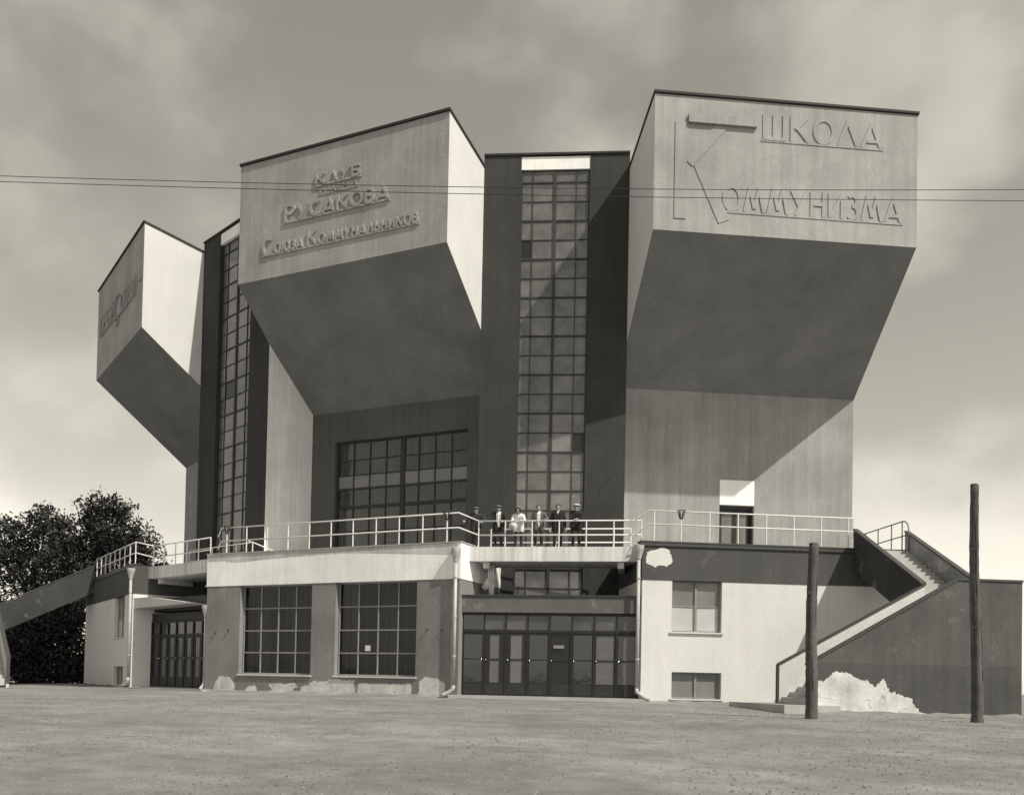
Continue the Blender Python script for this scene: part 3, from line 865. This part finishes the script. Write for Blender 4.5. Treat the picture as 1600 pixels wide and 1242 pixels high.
# ---- downpipes with funnels and kicked-out shoes
def downpipe(F, u, n, z0, z1, side, mat='pipe'):
    root = empty('downpipe'); root.parent = club
    r = .066
    MB().tube([F.P(u, n, z1), F.P(u, n, z1-.14), F.P(u, n, z1-.42), F.P(u, n, z1-.52)], [.20, .185, .10, .085], 12).build('funnel', mat, root, smooth=False)
    MB().tube([F.P(u, n, z1-.5), F.P(u, n, z0+.50)], r, 12).build('pipe', mat, root, smooth=True)
    MB().tube([F.P(u, n, z0+.50), F.P(u, n, z0+.38), F.P(u+side*.16, n+.05, z0+.24), F.P(u+side*.30, n+.12, z0+.14), F.P(u+side*.44, n+.16, z0+.12)], [r*1.1, r*1.15, r*1.2, r*1.25, r*1.3], 12).build('shoe', mat, root, smooth=True)
    for z in (1.6, 3.1, 4.6):
        MB().tube([F.P(u, n, z), F.P(u, n, z+.06)], r*1.25, 12).build('bracket', mat, root)
    return root
downpipe(C_, 6.10, RB+.12, .02, 5.75, -1)
downpipe(R_, -5.75, RB+.02, .05, 5.86, 1)
downpipe(L_, 6.22, RB+.12, .05, 5.80, -1)
downpipe(C_, -6.34, RB-.12, .0, 3.80, -.25, 'pipe')
# small iron hooks left in the wall
for u, z in ((-5.66, 2.58), (-4.94, 2.68), (4.86, 2.65), (5.51, 2.65)):
    MB().tube([C_.P(u, RB-.02, z), C_.P(u, RB+.06, z+.01), C_.P(u-.02, RB+.08, z-.06)], .022, 6).build('iron_hook', 'iron', cb)

# crack in the right-hand pilaster of the right tower
mb = MB()
pts = [(5.02, 8.58), (5.16, 8.80), (5.22, 8.86), (5.40, 9.16), (5.52, 9.24), (5.62, 9.44), (5.78, 9.52)]
for i in range(len(pts)-1):
    a, b2 = pts[i], pts[i+1]; w = .05+.04*math.sin(i*2.2+1)
    mb.poly([TR.P(a[0], .004, a[1]-w), TR.P(b2[0], .004, b2[1]-w), TR.P(b2[0], .004, b2[1]+w), TR.P(a[0], .004, a[1]+w)])
mb.build('wall_crack', 'iron', club)

# ------------------------------------------------------------------ wooden poles and overhead wires
def pole(base, top, r0, r1, label):
    root = empty('wooden_pole', base)
    b0, t0 = Vector((0, 0, -.6)), Vector(top)-Vector(base)
    mb = MB(); n = 34
    pts = []; rr = []
    for i in range(n+1):
        t = i/n
        p = b0.lerp(t0, t)
        p += Vector((.02*math.sin(t*7+r0*40), .02*math.cos(t*5), 0))
        pts.append(p); rr.append((r0+(r1-r0)*t)*(1+.04*math.sin(i*2.7)+random.uniform(-.045, .045)))
    mb.tube(pts, rr, 14)
    ob = mb.build('shaft', 'bark', root, smooth=True)
    for k in range(2):
        t = .45+.3*k; p = b0.lerp(t0, t)
        MB().tube([p+Vector((-.05, -.16, 0)), p+Vector((-.06, -.21, .01))], .035, 7).build('knot', 'bark', root)
    for k in range(4):                       # long drying cracks in the wood
        a = -1.9+k*.75+random.uniform(-.2, .2); t1 = random.uniform(.12, .6); t2 = t1+random.uniform(.15, .35)
        cr = []
        for j in range(9):
            i = (t1+(t2-t1)*j/8)*n; i0 = min(int(i), n-1); p = pts[i0].lerp(pts[i0+1], i-i0); rad_ = rr[i0]+(rr[i0+1]-rr[i0])*(i-i0)
            aa = a+.05*math.sin(j*1.7)
            cr.append(p+Vector((math.cos(aa), math.sin(aa), 0))*rad_*.985)
        MB().tube(cr, [.003]+[.011]*7+[.003], 5).build('drying_crack', 'iron', root)
    MB().tube([t0+Vector((0, 0, .0)), t0+Vector((0, 0, .03))], [r1*.98, r1*.8], 14).build('sawn_top', 'bark', root)
    tag(root, label, 'pole', 'bare wooden poles in front of the right wing')
pole((19.78, -41.5, -.10), (19.81, -41.6, 4.38), .165, .12, 'shorter wooden pole at the foot of the right outside stair')
pole((23.67, -39.9, -.10), (23.549, -40.117, 5.94), .155, .10, 'taller wooden pole before the landing wall at the right edge')
A0 = Vector((6.7192, -54.2127, 0)); A1 = Vector((23.4253, -46.5633, 0))
for zs, lab in (((10.262, 10.242, 10.389), 'upper of the two thin overhead wires across the facade'), ((10.151, 10.105, 10.178), 'lower of the two thin overhead wires across the facade')):
    co = np.polyfit([0, .475, 1], zs, 2)
    pts = []
    for i in range(61):
        t = -1.2+3.6*i/60
        p = A0.lerp(A1, t); pts.append((p.x, p.y, float(np.polyval(co, t))))
    o = MB().tube(pts, .0068, 5).build('overhead_wire', 'wire')
    tag(o, lab, 'wire', 'overhead wires')

# ------------------------------------------------------------------ small lamps clamped on the terrace rails
def rail_lamp(F, u, n, z, label):
    root = empty('rail_lamp', F.P(u, n, z))
    b = Vector(F.P(u, n, z))
    MB().tube([Vector((0, 0, -.02)), Vector((0, 0, .03))], [.075, .085], 12).build('base', 'iron', root)
    for k in range(6):
        a = k*math.pi/3+.3
        MB().tube([Vector((.06*math.cos(a), .06*math.sin(a), .02)), Vector((.135*math.cos(a), .135*math.sin(a), .27))], .018, 6).build('arm', 'iron', root)
    MB().tube([Vector((.15*math.cos(a*math.pi/8), .15*math.sin(a*math.pi/8), .275)) for a in range(17)], .020, 6).build('rim', 'iron', root)
    tag(root, label, 'lamp', 'black basket lamps on the terrace rails')
rail_lamp(R_, -4.13, RB-.10, 6.95, 'black basket lamp on the white rail of the right terrace')
rail_lamp(C_, 5.57, RB-.10, 6.92, 'black basket lamp at the right end of the middle terrace rail')
rail_lamp(C_, -5.27, RB-.10, 6.92, 'black basket lamp at the left end of the middle terrace rail')

# ------------------------------------------------------------------ cloth under the bridge, notice in a window
mb = MB()
n = 14
def cl(u, z, k): return BR.P(u, -.75+.05*math.sin(k*1.3), z)
top = [cl(.62+.022*k, 5.34, k) for k in range(n)]; mid = [cl(.70+.016*k, 4.6, k) for k in range(n)]; bot = [cl(.72+.012*k, 4.05, k+1) for k in range(n)]
for a, b2 in ((top, mid), (mid, bot)):
    for k in range(n-1): mb.poly([a[k], a[k+1], b2[k+1], b2[k]])
mb.poly([cl(.74, 4.95, 0), cl(.42, 4.45, 2), cl(.50, 4.30, 3), cl(.78, 4.42, 1)])
o = mb.build('hanging_cloth', 'cloth', smooth=True, recalc=False)
md = o.modifiers.new('thickness', 'SOLIDIFY'); md.thickness = .012
tag(o, 'white folded cloth hanging under the bridge above the entrance canopy', 'cloth')
o = MB().box(C_, 1.86, 2.11, RB-.262, RB-.258, 1.83, 2.06).build('paper_notice', 'paper')
tag(o, 'small square paper notice stuck in a ground floor window', 'notice')

# ------------------------------------------------------------------ trees and shrubs behind the left wing
def leaf_mat(name, v):
    m, nt, b, o = nodes_mat(name)
    N, L = nt.nodes, nt.links
    gi = N.new('ShaderNodeNewGeometry')
    mr = N.new('ShaderNodeMapRange'); mr.inputs[3].default_value = v*.6; mr.inputs[4].default_value = v*1.4
    L.new(gi.outputs['Random Per Island'], mr.inputs[0]); L.new(mr.outputs[0], b.inputs['Base Color'])
    b.inputs['Roughness'].default_value = .9; b.inputs['Specular IOR Level'].default_value = .05
    return m
M['leaf'] = leaf_mat('foliage', .042)
def foliage(lobes, n, size, name, parent):
    V = np.zeros((0, 3)); pts = []; w = np.array([l[3]**2 for l in lobes]); w = w/w.sum()
    ch = rng.choice(len(lobes), n, p=w)
    L_arr = np.array(lobes)
    d = rng.normal(size=(n, 3)); d /= np.linalg.norm(d, axis=1)[:, None]
    rad = L_arr[ch, 3]*(rng.random(n)**.38)*(1+.10*rng.normal(size=n))
    c = L_arr[ch, :3]+d*rad[:, None]*np.array([1, 1, .85])
    # clump the leaves on twigs
    tw = c[rng.integers(0, n, n//26)]
    k = rng.integers(0, len(tw), n)
    c = np.where((rng.random(n) < .86)[:, None], tw[k]+rng.normal(size=(n, 3))*size*1.7, c)
    a = rng.normal(size=(n, 3)); a /= np.linalg.norm(a, axis=1)[:, None]
    b = np.cross(a, rng.normal(size=(n, 3))); b /= np.linalg.norm(b, axis=1)[:, None]
    s = size*(.55+.9*rng.random(n))[:, None]
    q = np.stack([c-a*s, c+b*s*.45, c+a*s, c-b*s*.45], 1).reshape(-1, 3)
    me = bpy.data.meshes.new(name)
    me.from_pydata(q.tolist(), [], [[4*i, 4*i+1, 4*i+2, 4*i+3] for i in range(n)])
    me.materials.append(M['leaf'])
    ob = bpy.data.objects.new(name, me); COL.objects.link(ob); ob.parent = parent
    return ob
def tree(base, lobes, n, size, label, tr=.28, group='trees behind the left wing'):
    root = empty('leafy_tree', base)
    bx, by, bz_ = base
    loc = [(x-bx, y-by, z-bz_, r) for x, y, z, r in lobes]
    top = max(l[2] for l in loc)*.72
    MB().tube([(0, 0, -.3), (.1, 0, top*.3), (-.1, .1, top*.6), (.05, 0, top)], [tr*1.3, tr, tr*.75, tr*.3], 10).build('trunk', 'trunk', root, smooth=True)
    for i, (x, y, z, r) in enumerate(loc):
        h = top*(.35+.35*((i*37) % 10)/10)
        MB().tube([(0, 0, h), (x*.5, y*.5, h+(z-h)*.6), (x, y, z+r*.3)], [tr*.5, tr*.32, tr*.1], 7).build('limb', 'trunk', root, smooth=True)
    foliage(loc, n, size, 'crown', root)
    tag(root, label, 'tree', group)

T1 = [(-33.78, -15.59, 11.48, 2.32), (-35.53, -16.36, 10.47, 2.17), (-32.24, -14.85, 10.55, 2.17), (-34.02, -15.74, 13.16, 1.45), (-31.36, -14.44, 10.08, 1.35), (-36.4, -16.72, 9.01, 2.17), (-33.54, -15.4, 8.59, 2.41), (-32.92, -15.23, 12.95, 1.06), (-35.11, -16.22, 12.66, 1.16), (-33.9, -14.6, 9.6, 2.4), (-31.0, -14.0, 8.2, 1.5), (-34.6, -15.6, 6.4, 2.4)]
T2 = [(-41.64, -14.8, 11.99, 2.04), (-42.56, -15.18, 10.44, 2.55), (-40.49, -14.29, 12.6, 1.22), (-43.96, -15.84, 11.43, 2.3), (-41.38, -14.6, 8.94, 2.55), (-41.89, -14.95, 13.3, 0.92), (-44.87, -16.21, 9.37, 2.55), (-45.81, -16.68, 10.88, 2.3), (-39.99, -13.95, 8.46, 1.79), (-42.5, -15.0, 6.5, 2.6), (-39.6, -14.2, 6.4, 2.2)]
T3 = [(-33.41, -19.64, 4.88, 2.05), (-34.43, -20.07, 3.49, 2.28), (-35.89, -20.75, 3.91, 2.28), (-32.97, -19.37, 2.16, 1.82), (-35.04, -20.3, 1.43, 1.82), (-36.69, -21.06, 1.62, 2.28), (-31.9, -19.0, 1.2, 1.5), (-30.6, -18.4, 1.0, 1.3), (-32.6, -19.3, .5, 1.2), (-34.0, -20.0, .4, 1.2), (-35.6, -20.6, .4, 1.2)]
T4 = [(-26.32, -18.66, 7.3, 1.1), (-25.52, -18.3, 7.54, 0.88), (-27.32, -19.11, 7.06, 0.97), (-26.6, -18.5, 5.6, 1.5), (-27.4, -18.9, 4.2, 1.7)]
T5 = [(-40.2, -20.4, 4.4, 2.2), (-42.2, -21.4, 3.6, 2.4), (-41.0, -20.9, 1.8, 2.2), (-38.6, -19.6, 2.6, 2.0)]
tree((-33.9, -15.6, .1), T1, 15000, .16, 'broad leafy tree rising highest beside the left wing')
tree((-42.3, -15.2, .1), T2, 14000, .16, 'dark leafy tree at the left edge, left of the broad tree', tr=.3)
tree((-34.6, -20.2, .1), T3, 22000, .15, 'low dark bushy tree under the left stair parapet', tr=.14)
tree((-26.6, -18.6, .1), T4, 4500, .13, 'slim young tree showing through the left bridge railing', tr=.1)
tree((-40.6, -20.6, .1), T5, 12000, .15, 'low dark bushy tree at the far left edge below the parapet', tr=.14)

# ------------------------------------------------------------------ six people on the bridge
M['skin'] = plain('skin', .30, rough=.6, mott=.05)
M['coat_black'] = plain('black_cloth', .016, rough=.9, mott=.2)
M['coat_dark'] = plain('dark_cloth', .030, rough=.9, mott=.2)
M['coat_grey'] = plain('grey_cloth', .10, rough=.9, mott=.15)
M['trousers'] = plain('dark_trouser_cloth', .022, rough=.9, mott=.2)
M['shirt'] = plain('white_shirt', .66, rough=.9, mott=.05)
M['hair'] = plain('dark_hair', .02, rough=.6, mott=.3)
M['shoe'] = plain('dark_shoe', .03, rough=.4)
M['shoe_pale'] = plain('pale_shoe', .45, rough=.6)
M['cap'] = plain('grey_cap_cloth', .13, rough=.9)
M['cap_pale'] = plain('pale_cap_cloth', .50, rough=.9)
M['eye'] = plain('eye', .02, rough=.3)
M['straw'] = plain('straw', .42, rough=.8)
def ik(a, b, l1, l2, pole_):
    a, b = Vector(a), Vector(b)
    d = b-a; L0 = min(d.length, (l1+l2)*.999)
    if L0 < 1e-4: L0 = 1e-4
    x = (l1*l1-l2*l2+L0*L0)/(2*L0)
    h = math.sqrt(max(l1*l1-x*x, 0))
    dn = d.normalized(); pv = Vector(pole_)
    pv = (pv-dn*pv.dot(dn)).normalized()
    return a+dn*x+pv*h
def person(s, n, H, coat, shirt, lean, hands, hat, label, trousers='trousers', open_w=0.0, shoe='shoe', turn=0.0, nod=0.0, hips=0.0):
    """s, n: place on the bridge; hands: ((x,y,z),(x,y,z)) wrists in metres, y towards the rail"""
    k = H/1.70
    root = empty('person', BR.P(s, n, 5.92))
    root.rotation_euler = (0, 0, BR.angle()+math.pi)
    root.scale = (1.1, 1.08, 1.0)
    hands = [(-h[0], h[1], h[2]) for h in hands][::-1]; turn = -turn
    caps = []                      # (a, b, ra, rb, material)
    def add(a, b, ra, rb, m): caps.append((Vector(a)*k, Vector(b)*k, ra*k, rb*k, m))
    cl_, sl = math.cos(lean), math.sin(lean)
    def T(x, y, z):                # torso points lean forwards about the hips
        zz = z-.92
        return Vector((x, hips+y*cl_+zz*sl, .92+zz*cl_-y*sl))
    # torso
    for x in (-.085, 0, .085):
        add(T(x, 0, .92), T(x, .01, 1.12), .115, .110, coat)
        add(T(x, .01, 1.12), T(x*1.15, .0, 1.34), .112, .118, coat)
    add(T(-.15, 0, 1.38), T(.15, 0, 1.38), .075, .075, coat)
    add(T(-.10, 0, 1.42), T(.10, 0, 1.42), .055, .055, coat)
    # jacket skirt
    for x in (-.09, .09):
        add(T(x, -.005, .95), (x*1.15, hips+.0, .76), .118, .118, coat)
    # neck and head
    nb, nt_ = T(0, .0, 1.43), T(0, .035, 1.51)
    add(nb, nt_, .058, .052, 'skin')
    hc = T(0, .045, 1.585)+Vector((0, .02*nod, -.01*nod))
    ct, st = math.cos(turn), math.sin(turn)
    def Hd(x, y, z):
        yy = y*math.cos(nod)+z*math.sin(nod); zz = z*math.cos(nod)-y*math.sin(nod)
        return hc+Vector((x*ct+yy*st, -x*st+yy*ct, zz))
    add(Hd(0, -.012, .025), Hd(0, .005, .02), .092, .086, 'skin')
    add(Hd(0, .03, -.03), Hd(0, .045, -.075), .062, .042, 'skin')
    add(Hd(0, .09, .005), Hd(0, .108, -.022), .012, .017, 'skin')          # nose
    for x in (-1, 1):
        add(Hd(x*.085, -.01, .01), Hd(x*.092, -.015, -.02), .018, .014, 'skin')   # ears
        add(Hd(x*.034, .080, .012), Hd(x*.036, .081, .012), .013, .013, 'eye')
    add(Hd(-.02, .083, -.052), Hd(.02, .083, -.052), .008, .008, 'eye')
    # arms and hands
    for sg, hd in zip((-1, 1), hands):
        sh = T(sg*.185, 0, 1.375)
        hd = Vector(hd)
        el = ik(sh, hd, .29, .26, (sg*.8, -.5, -.5))
        add(sh, el, .066, .052, coat); add(el, el.lerp(hd, .93), .052, .038, coat)
        add(el.lerp(hd, .93), hd, .030, .028, 'skin')
        resting = hd.z > .9
        fwd = Vector((-sg*.25, 1, -.15)).normalized() if resting else Vector((0, .15, -1)).normalized()
        side = Vector((-sg, -.25, 0)).normalized()
        pe = hd+fwd*.075
        for q in (-.024, 0, .024): add(hd+side*q*.7, pe+side*q, .020, .017, 'skin')
        for q, ln in ((-.033, .058), (-.011, .072), (.011, .078), (.033, .068)):
            f0 = pe+side*q; f1 = f0+(fwd*.75+Vector((0, 0, -.5)))*ln*.55; f2 = f1+(fwd*.2+Vector((0, 0, -1)))*ln*.5
            add(f0, f1, .0105, .010, 'skin'); add(f1, f2, .010, .0085, 'skin')
        t0 = hd+fwd*.025+side*.035; t1 = t0+side*.03+fwd*.03; t2 = t1+fwd*.03+Vector((0, 0, -.01))
        add(t0, t1, .013, .011, 'skin'); add(t1, t2, .011, .009, 'skin')
    # legs
    for sg in (-1, 1):
        hp = Vector((sg*.095, hips, .90)); kn = Vector((sg*.105, hips*.5+.02, .49)); an = Vector((sg*.115, -.01, .09))
        add(hp, kn, .092, .066, trousers); add(kn, an, .066, .048, trousers)
        add(an+Vector((0, -.03, -.045)), an+Vector((sg*.02, .13, -.055)), .043, .036, shoe)
    mb = MB()
    for a, b, ra, rb, m in caps:
        t = b-a; ln = max(t.length, 1e-5)
        tn = t/ln
        m_ = 3
        pts = [a-tn*ra*math.cos(math.pi/2*i/m_) for i in range(0, m_)]+[a, b]+[b+tn*rb*math.sin(math.pi/2*i/m_) for i in range(1, m_+1)]
        rr = [max(ra*math.sin(math.pi/2*i/m_), .0015) for i in range(0, m_)]+[ra, rb]+[max(rb*math.cos(math.pi/2*i/m_), .0015) for i in range(1, m_+1)]
        if ln < 1e-4: continue
        mb.tube(pts, rr, 10)
    me = bpy.data.meshes.new('src'); me.from_pydata(mb.v, [], mb.f)
    ob = bpy.data.objects.new('src', me); COL.objects.link(ob)
    md = ob.modifiers.new('r', 'REMESH'); md.mode = 'VOXEL'; md.voxel_size = .0085; md.use_smooth_shade = True
    sm = ob.modifiers.new('s', 'SMOOTH'); sm.factor = .5; sm.iterations = 2
    dg = bpy.context.evaluated_depsgraph_get()
    body = bpy.data.meshes.new_from_object(ob.evaluated_get(dg))
    bpy.data.objects.remove(ob)
    body.name = 'body'
    nf = len(body.polygons)
    cen = np.zeros(nf*3); body.polygons.foreach_get('center', cen); cen = cen.reshape(-1, 3)
    nor = np.zeros(nf*3); body.polygons.foreach_get('normal', nor); nor = nor.reshape(-1, 3)
    best = np.full(nf, 9e9); which = np.zeros(nf, int)
    mats = []
    for a, b, ra, rb, m in caps:
        if m not in mats: mats.append(m)
        A = np.array(a); D = np.array(b)-A; l2 = max(D@D, 1e-9)
        t = np.clip(((cen-A)@D)/l2, 0, 1)
        dd = np.linalg.norm(cen-A-t[:, None]*D, axis=1)-(ra+(rb-ra)*t)
        if m == 'eye': dd -= .004
        w = dd < best
        best[w] = dd[w]; which[w] = mats.index(m)
    if open_w:                                   # white shirt between the open fronts of the jacket
        if 'shirt' not in mats: mats.append('shirt')
        zz = cen[:, 2]/k; yc = hips+(zz-.92)*math.tan(lean)
        wv = open_w*np.clip((zz-.70)/.5, .55, 1.05)
        sel = (np.abs(cen[:, 0]/k+open_w*.25) < wv) & (nor[:, 1] > .25) & (zz > .84) & (zz < 1.47) & (np.array([mats[i] for i in which]) == coat)
        which[sel] = mats.index('shirt')
    elif shirt:
        if shirt not in mats: mats.append(shirt)
        zz = cen[:, 2]/k
        sel = (np.abs(cen[:, 0]/k) < .035*np.clip((zz-1.30)/.12, 0, 1.2)) & (nor[:, 1] > .2) & (zz > 1.30) & (zz < 1.48) & (np.array([mats[i] for i in which]) == coat)
        which[sel] = mats.index(shirt)
    for m in mats: body.materials.append(M[m])
    body.polygons.foreach_set('material_index', which.astype(np.int32))
    body.polygons.foreach_set('use_smooth', [True]*nf)
    bo = bpy.data.objects.new('body', body); COL.objects.link(bo); bo.parent = root
    # hair and headgear
    c = hc*k
    def dome(name, mat, rx_, ry_, rz_, z0, cut, jit=0, off=(0, 0, 0)):
        mb = MB(); rows_ = 7; seg = 16; ids = []
        for i in range(rows_+1):
            ph = math.pi/2*i/rows_*cut
            row = []
            for j in range(seg):
                an = 2*math.pi*j/seg
                jj = 1+random.uniform(-jit, jit)
                row.append(len(mb.v))
                p = Hd(off[0]+rx_*math.sin(ph)*math.cos(an)*jj, off[1]-.008+ry_*math.sin(ph)*math.sin(an)*jj, off[2]+z0+rz_*math.cos(ph)*jj)
                mb.v.append(tuple(p*k))
            ids.append(row)
        for a, b in zip(ids, ids[1:]):
            for j in range(seg): mb.f.append([a[j], a[(j+1) % seg], b[(j+1) % seg], b[j]]); mb.m.append(0)
        return mb.build(name, mat, root, smooth=True)
    if hat in ('cap', 'cap_pale'):
        dome('hair', 'hair', .097, .100, .085, .02, 1.05)
        dome('flat_cap', hat, .128, .135, .055, .075, 1.25, off=(0, .012, 0))
        mb = MB()
        v1 = [Hd(.085*math.cos(R(a)), .075+.062*math.sin(R(a)), .058-.012*math.sin(R(a)))*k for a in range(0, 181, 20)]
        mb.prism(v1, [p+Vector((0, 0, .008)) for p in v1]); mb.build('cap_peak', hat, root)
    elif hat == 'curls':
        dome('hair', 'hair', .118, .112, .115, .01, 1.30, jit=.10, off=(0, -.022, .012))
    else:
        dome('hair', 'hair', .099, .103, .095, .028, 1.12, jit=.03, off=(0, -.012, .004))
    tag(root, label, 'person', 'people on the bridge')
    return root
zr = 1.045
nn = -.44
person(.19, nn, 1.60, 'coat_dark', None, .10, ((-.42, .34, 1.09), (.30, .36, zr)), 'cap', 'leftmost person in a flat cap and dark jacket, arms spread on the rail')
person(1.08, nn, 1.66, 'coat_black', 'shirt', .10, ((-.02, .34, zr), (.22, .36, zr-.02)), 'cap', 'person in a flat cap, open black jacket and white shirt', open_w=.075, turn=.15)
person(1.86, nn-.12, 1.62, 'shirt', None, .40, ((-.05, .45, zr+.02), (.10, .45, zr+.03)), 'curls', 'curly haired person in a white blouse leaning on the rail with a hat', hips=-.06, nod=.25, shoe='shoe_pale')
person(2.66, nn, 1.68, 'coat_grey', 'shirt', .06, ((-.25, .06, .80), (.26, .36, zr)), 'hair', 'dark haired person in an open grey jacket over a white shirt', open_w=.062, shoe='shoe_pale')
person(3.41, nn-.05, 1.72, 'coat_black', 'shirt', .0, ((-.27, .04, .80), (.27, .04, .80)), 'hair', 'bareheaded person in a black suit standing upright with arms down')
person(4.13, nn, 1.70, 'coat_black', None, .10, ((-.03, .34, zr+.02), (.05, .36, zr+.03)), 'cap_pale', 'rightmost person in a pale cap and black clothes, hands on the rail', turn=-.2)
# straw hat held over the rail
root = None
mb = MB(); seg = 24
prof = [(0, .085), (.05, .083), (.078, .06), (.085, .01), (.165, .0), (.168, -.008), (.08, -.004), (0, -.004)]
ids = []
hx, hn, hz = 1.72, .0, 6.72
ct, st = math.cos(R(72)), math.sin(R(72))
for r, h in prof:
    row = []
    for j in range(seg):
        a = 2*math.pi*j/seg
        x, y, z = r*math.cos(a), r*math.sin(a), h
        y, z = y*ct+z*st, z*ct-y*st
        row.append(len(mb.v)); mb.v.append(BR.P(hx+x, hn+.05+y, hz+z))
    ids.append(row)
for a, b in zip(ids, ids[1:]):
    for j in range(seg): mb.f.append([a[j], a[(j+1) % seg], b[(j+1) % seg], b[j]]); mb.m.append(0)
o = mb.build('straw_hat', 'straw', smooth=True)
tag(o, 'pale round straw hat held over the rail by the person in white', 'hat')

# ------------------------------------------------------------------ loose gravel on the square
n = 18000
dep = 7.0+27.0*rng.random(n)**1.35
lat = (rng.random(n)*2-1)*.60*dep
px_ = 22.5348+d_.x*dep+r_.x*lat; py_ = -66.518+d_.y*dep+r_.y*lat
keep = np.hypot(px_, py_) > 38.5
px_, py_, dep = px_[keep], py_[keep], dep[keep]
n = len(px_)
V = []; Fc = []
sz = .006+.016*rng.random(n)**3+.0004*dep
for i in range(n):
    x, y = px_[i], py_[i]; z = ground_z(x, y); s = sz[i]; a = rng.random()*6.28; e = .6+.8*rng.random()
    b0 = len(V)
    ca, sa = math.cos(a)*s*e, math.sin(a)*s*e
    V += [(x+ca, y+sa, z), (x-sa, y+ca, z), (x-ca, y-sa, z), (x+sa, y-ca, z), (x+s*.2, y-s*.1, z+s*.8)]
    Fc += [[b0, b0+1, b0+4], [b0+1, b0+2, b0+4], [b0+2, b0+3, b0+4], [b0+3, b0, b0+4]]
me = bpy.data.meshes.new('gravel'); me.from_pydata(V, [], Fc)
gmx, nt, b, o = nodes_mat('loose_stone')
gi = nt.nodes.new('ShaderNodeNewGeometry'); mr = nt.nodes.new('ShaderNodeMapRange'); mr.inputs[3].default_value = .09; mr.inputs[4].default_value = .21
nt.links.new(gi.outputs['Random Per Island'], mr.inputs[0]); nt.links.new(mr.outputs[0], b.inputs['Base Color']); b.inputs['Roughness'].default_value = .9
me.materials.append(gmx)
o = bpy.data.objects.new('gravel', me); COL.objects.link(o)
tag(o, 'loose gravel and small stones scattered over the square', 'gravel', kind='stuff')

# earth and dust banked up unevenly along the foot of the walls
def bank(F, u0, u1, n, name='earth_bank'):
    mb = MB(); k = max(6, int((u1-u0)/.12))
    hs = np.interp(np.arange(k+1), np.linspace(0, k, k//5+3), .03+.09*rng.random(k//5+3))+.02*rng.random(k+1)
    ws = np.interp(np.arange(k+1), np.linspace(0, k, k//4+3), .25+.55*rng.random(k//4+3))+.06*rng.random(k+1)
    rows_ = []
    for i in range(k+1):
        u = u0+(u1-u0)*i/k
        row = []
        for t, hh in ((0, 1.0), (.3, .72), (.65, .28), (1, -.35)):
            x, y, _ = F.P(u, n-.03+ws[i]*t, 0)
            row.append(len(mb.v)); mb.v.append((x, y, ground_z(x, y)+hs[i]*hh))
        rows_.append(row)
    for a, b in zip(rows_, rows_[1:]):
        for j in range(3): mb.f.append([a[j], a[j+1], b[j+1], b[j]]); mb.m.append(0)
    return mb
for F, u0, u1, n, lab in ((C_, -6.2, 5.6, RB, 'dusty earth banked along the foot of the middle block'),
                          (R_, -5.4, -1.6, RB, 'dusty earth banked along the foot of the white right block'),
                          (RM, -2.1, 4.6, 41.86, 'dusty earth banked along the foot of the right stair wall'),
                          (LM, -5.9, 4.5, RB, 'dusty earth banked along the foot of the left block')):
    o = bank(F, u0, u1, n).build('earth_bank', 'ground', smooth=True)
    tag(o, lab, 'earth', kind='stuff')
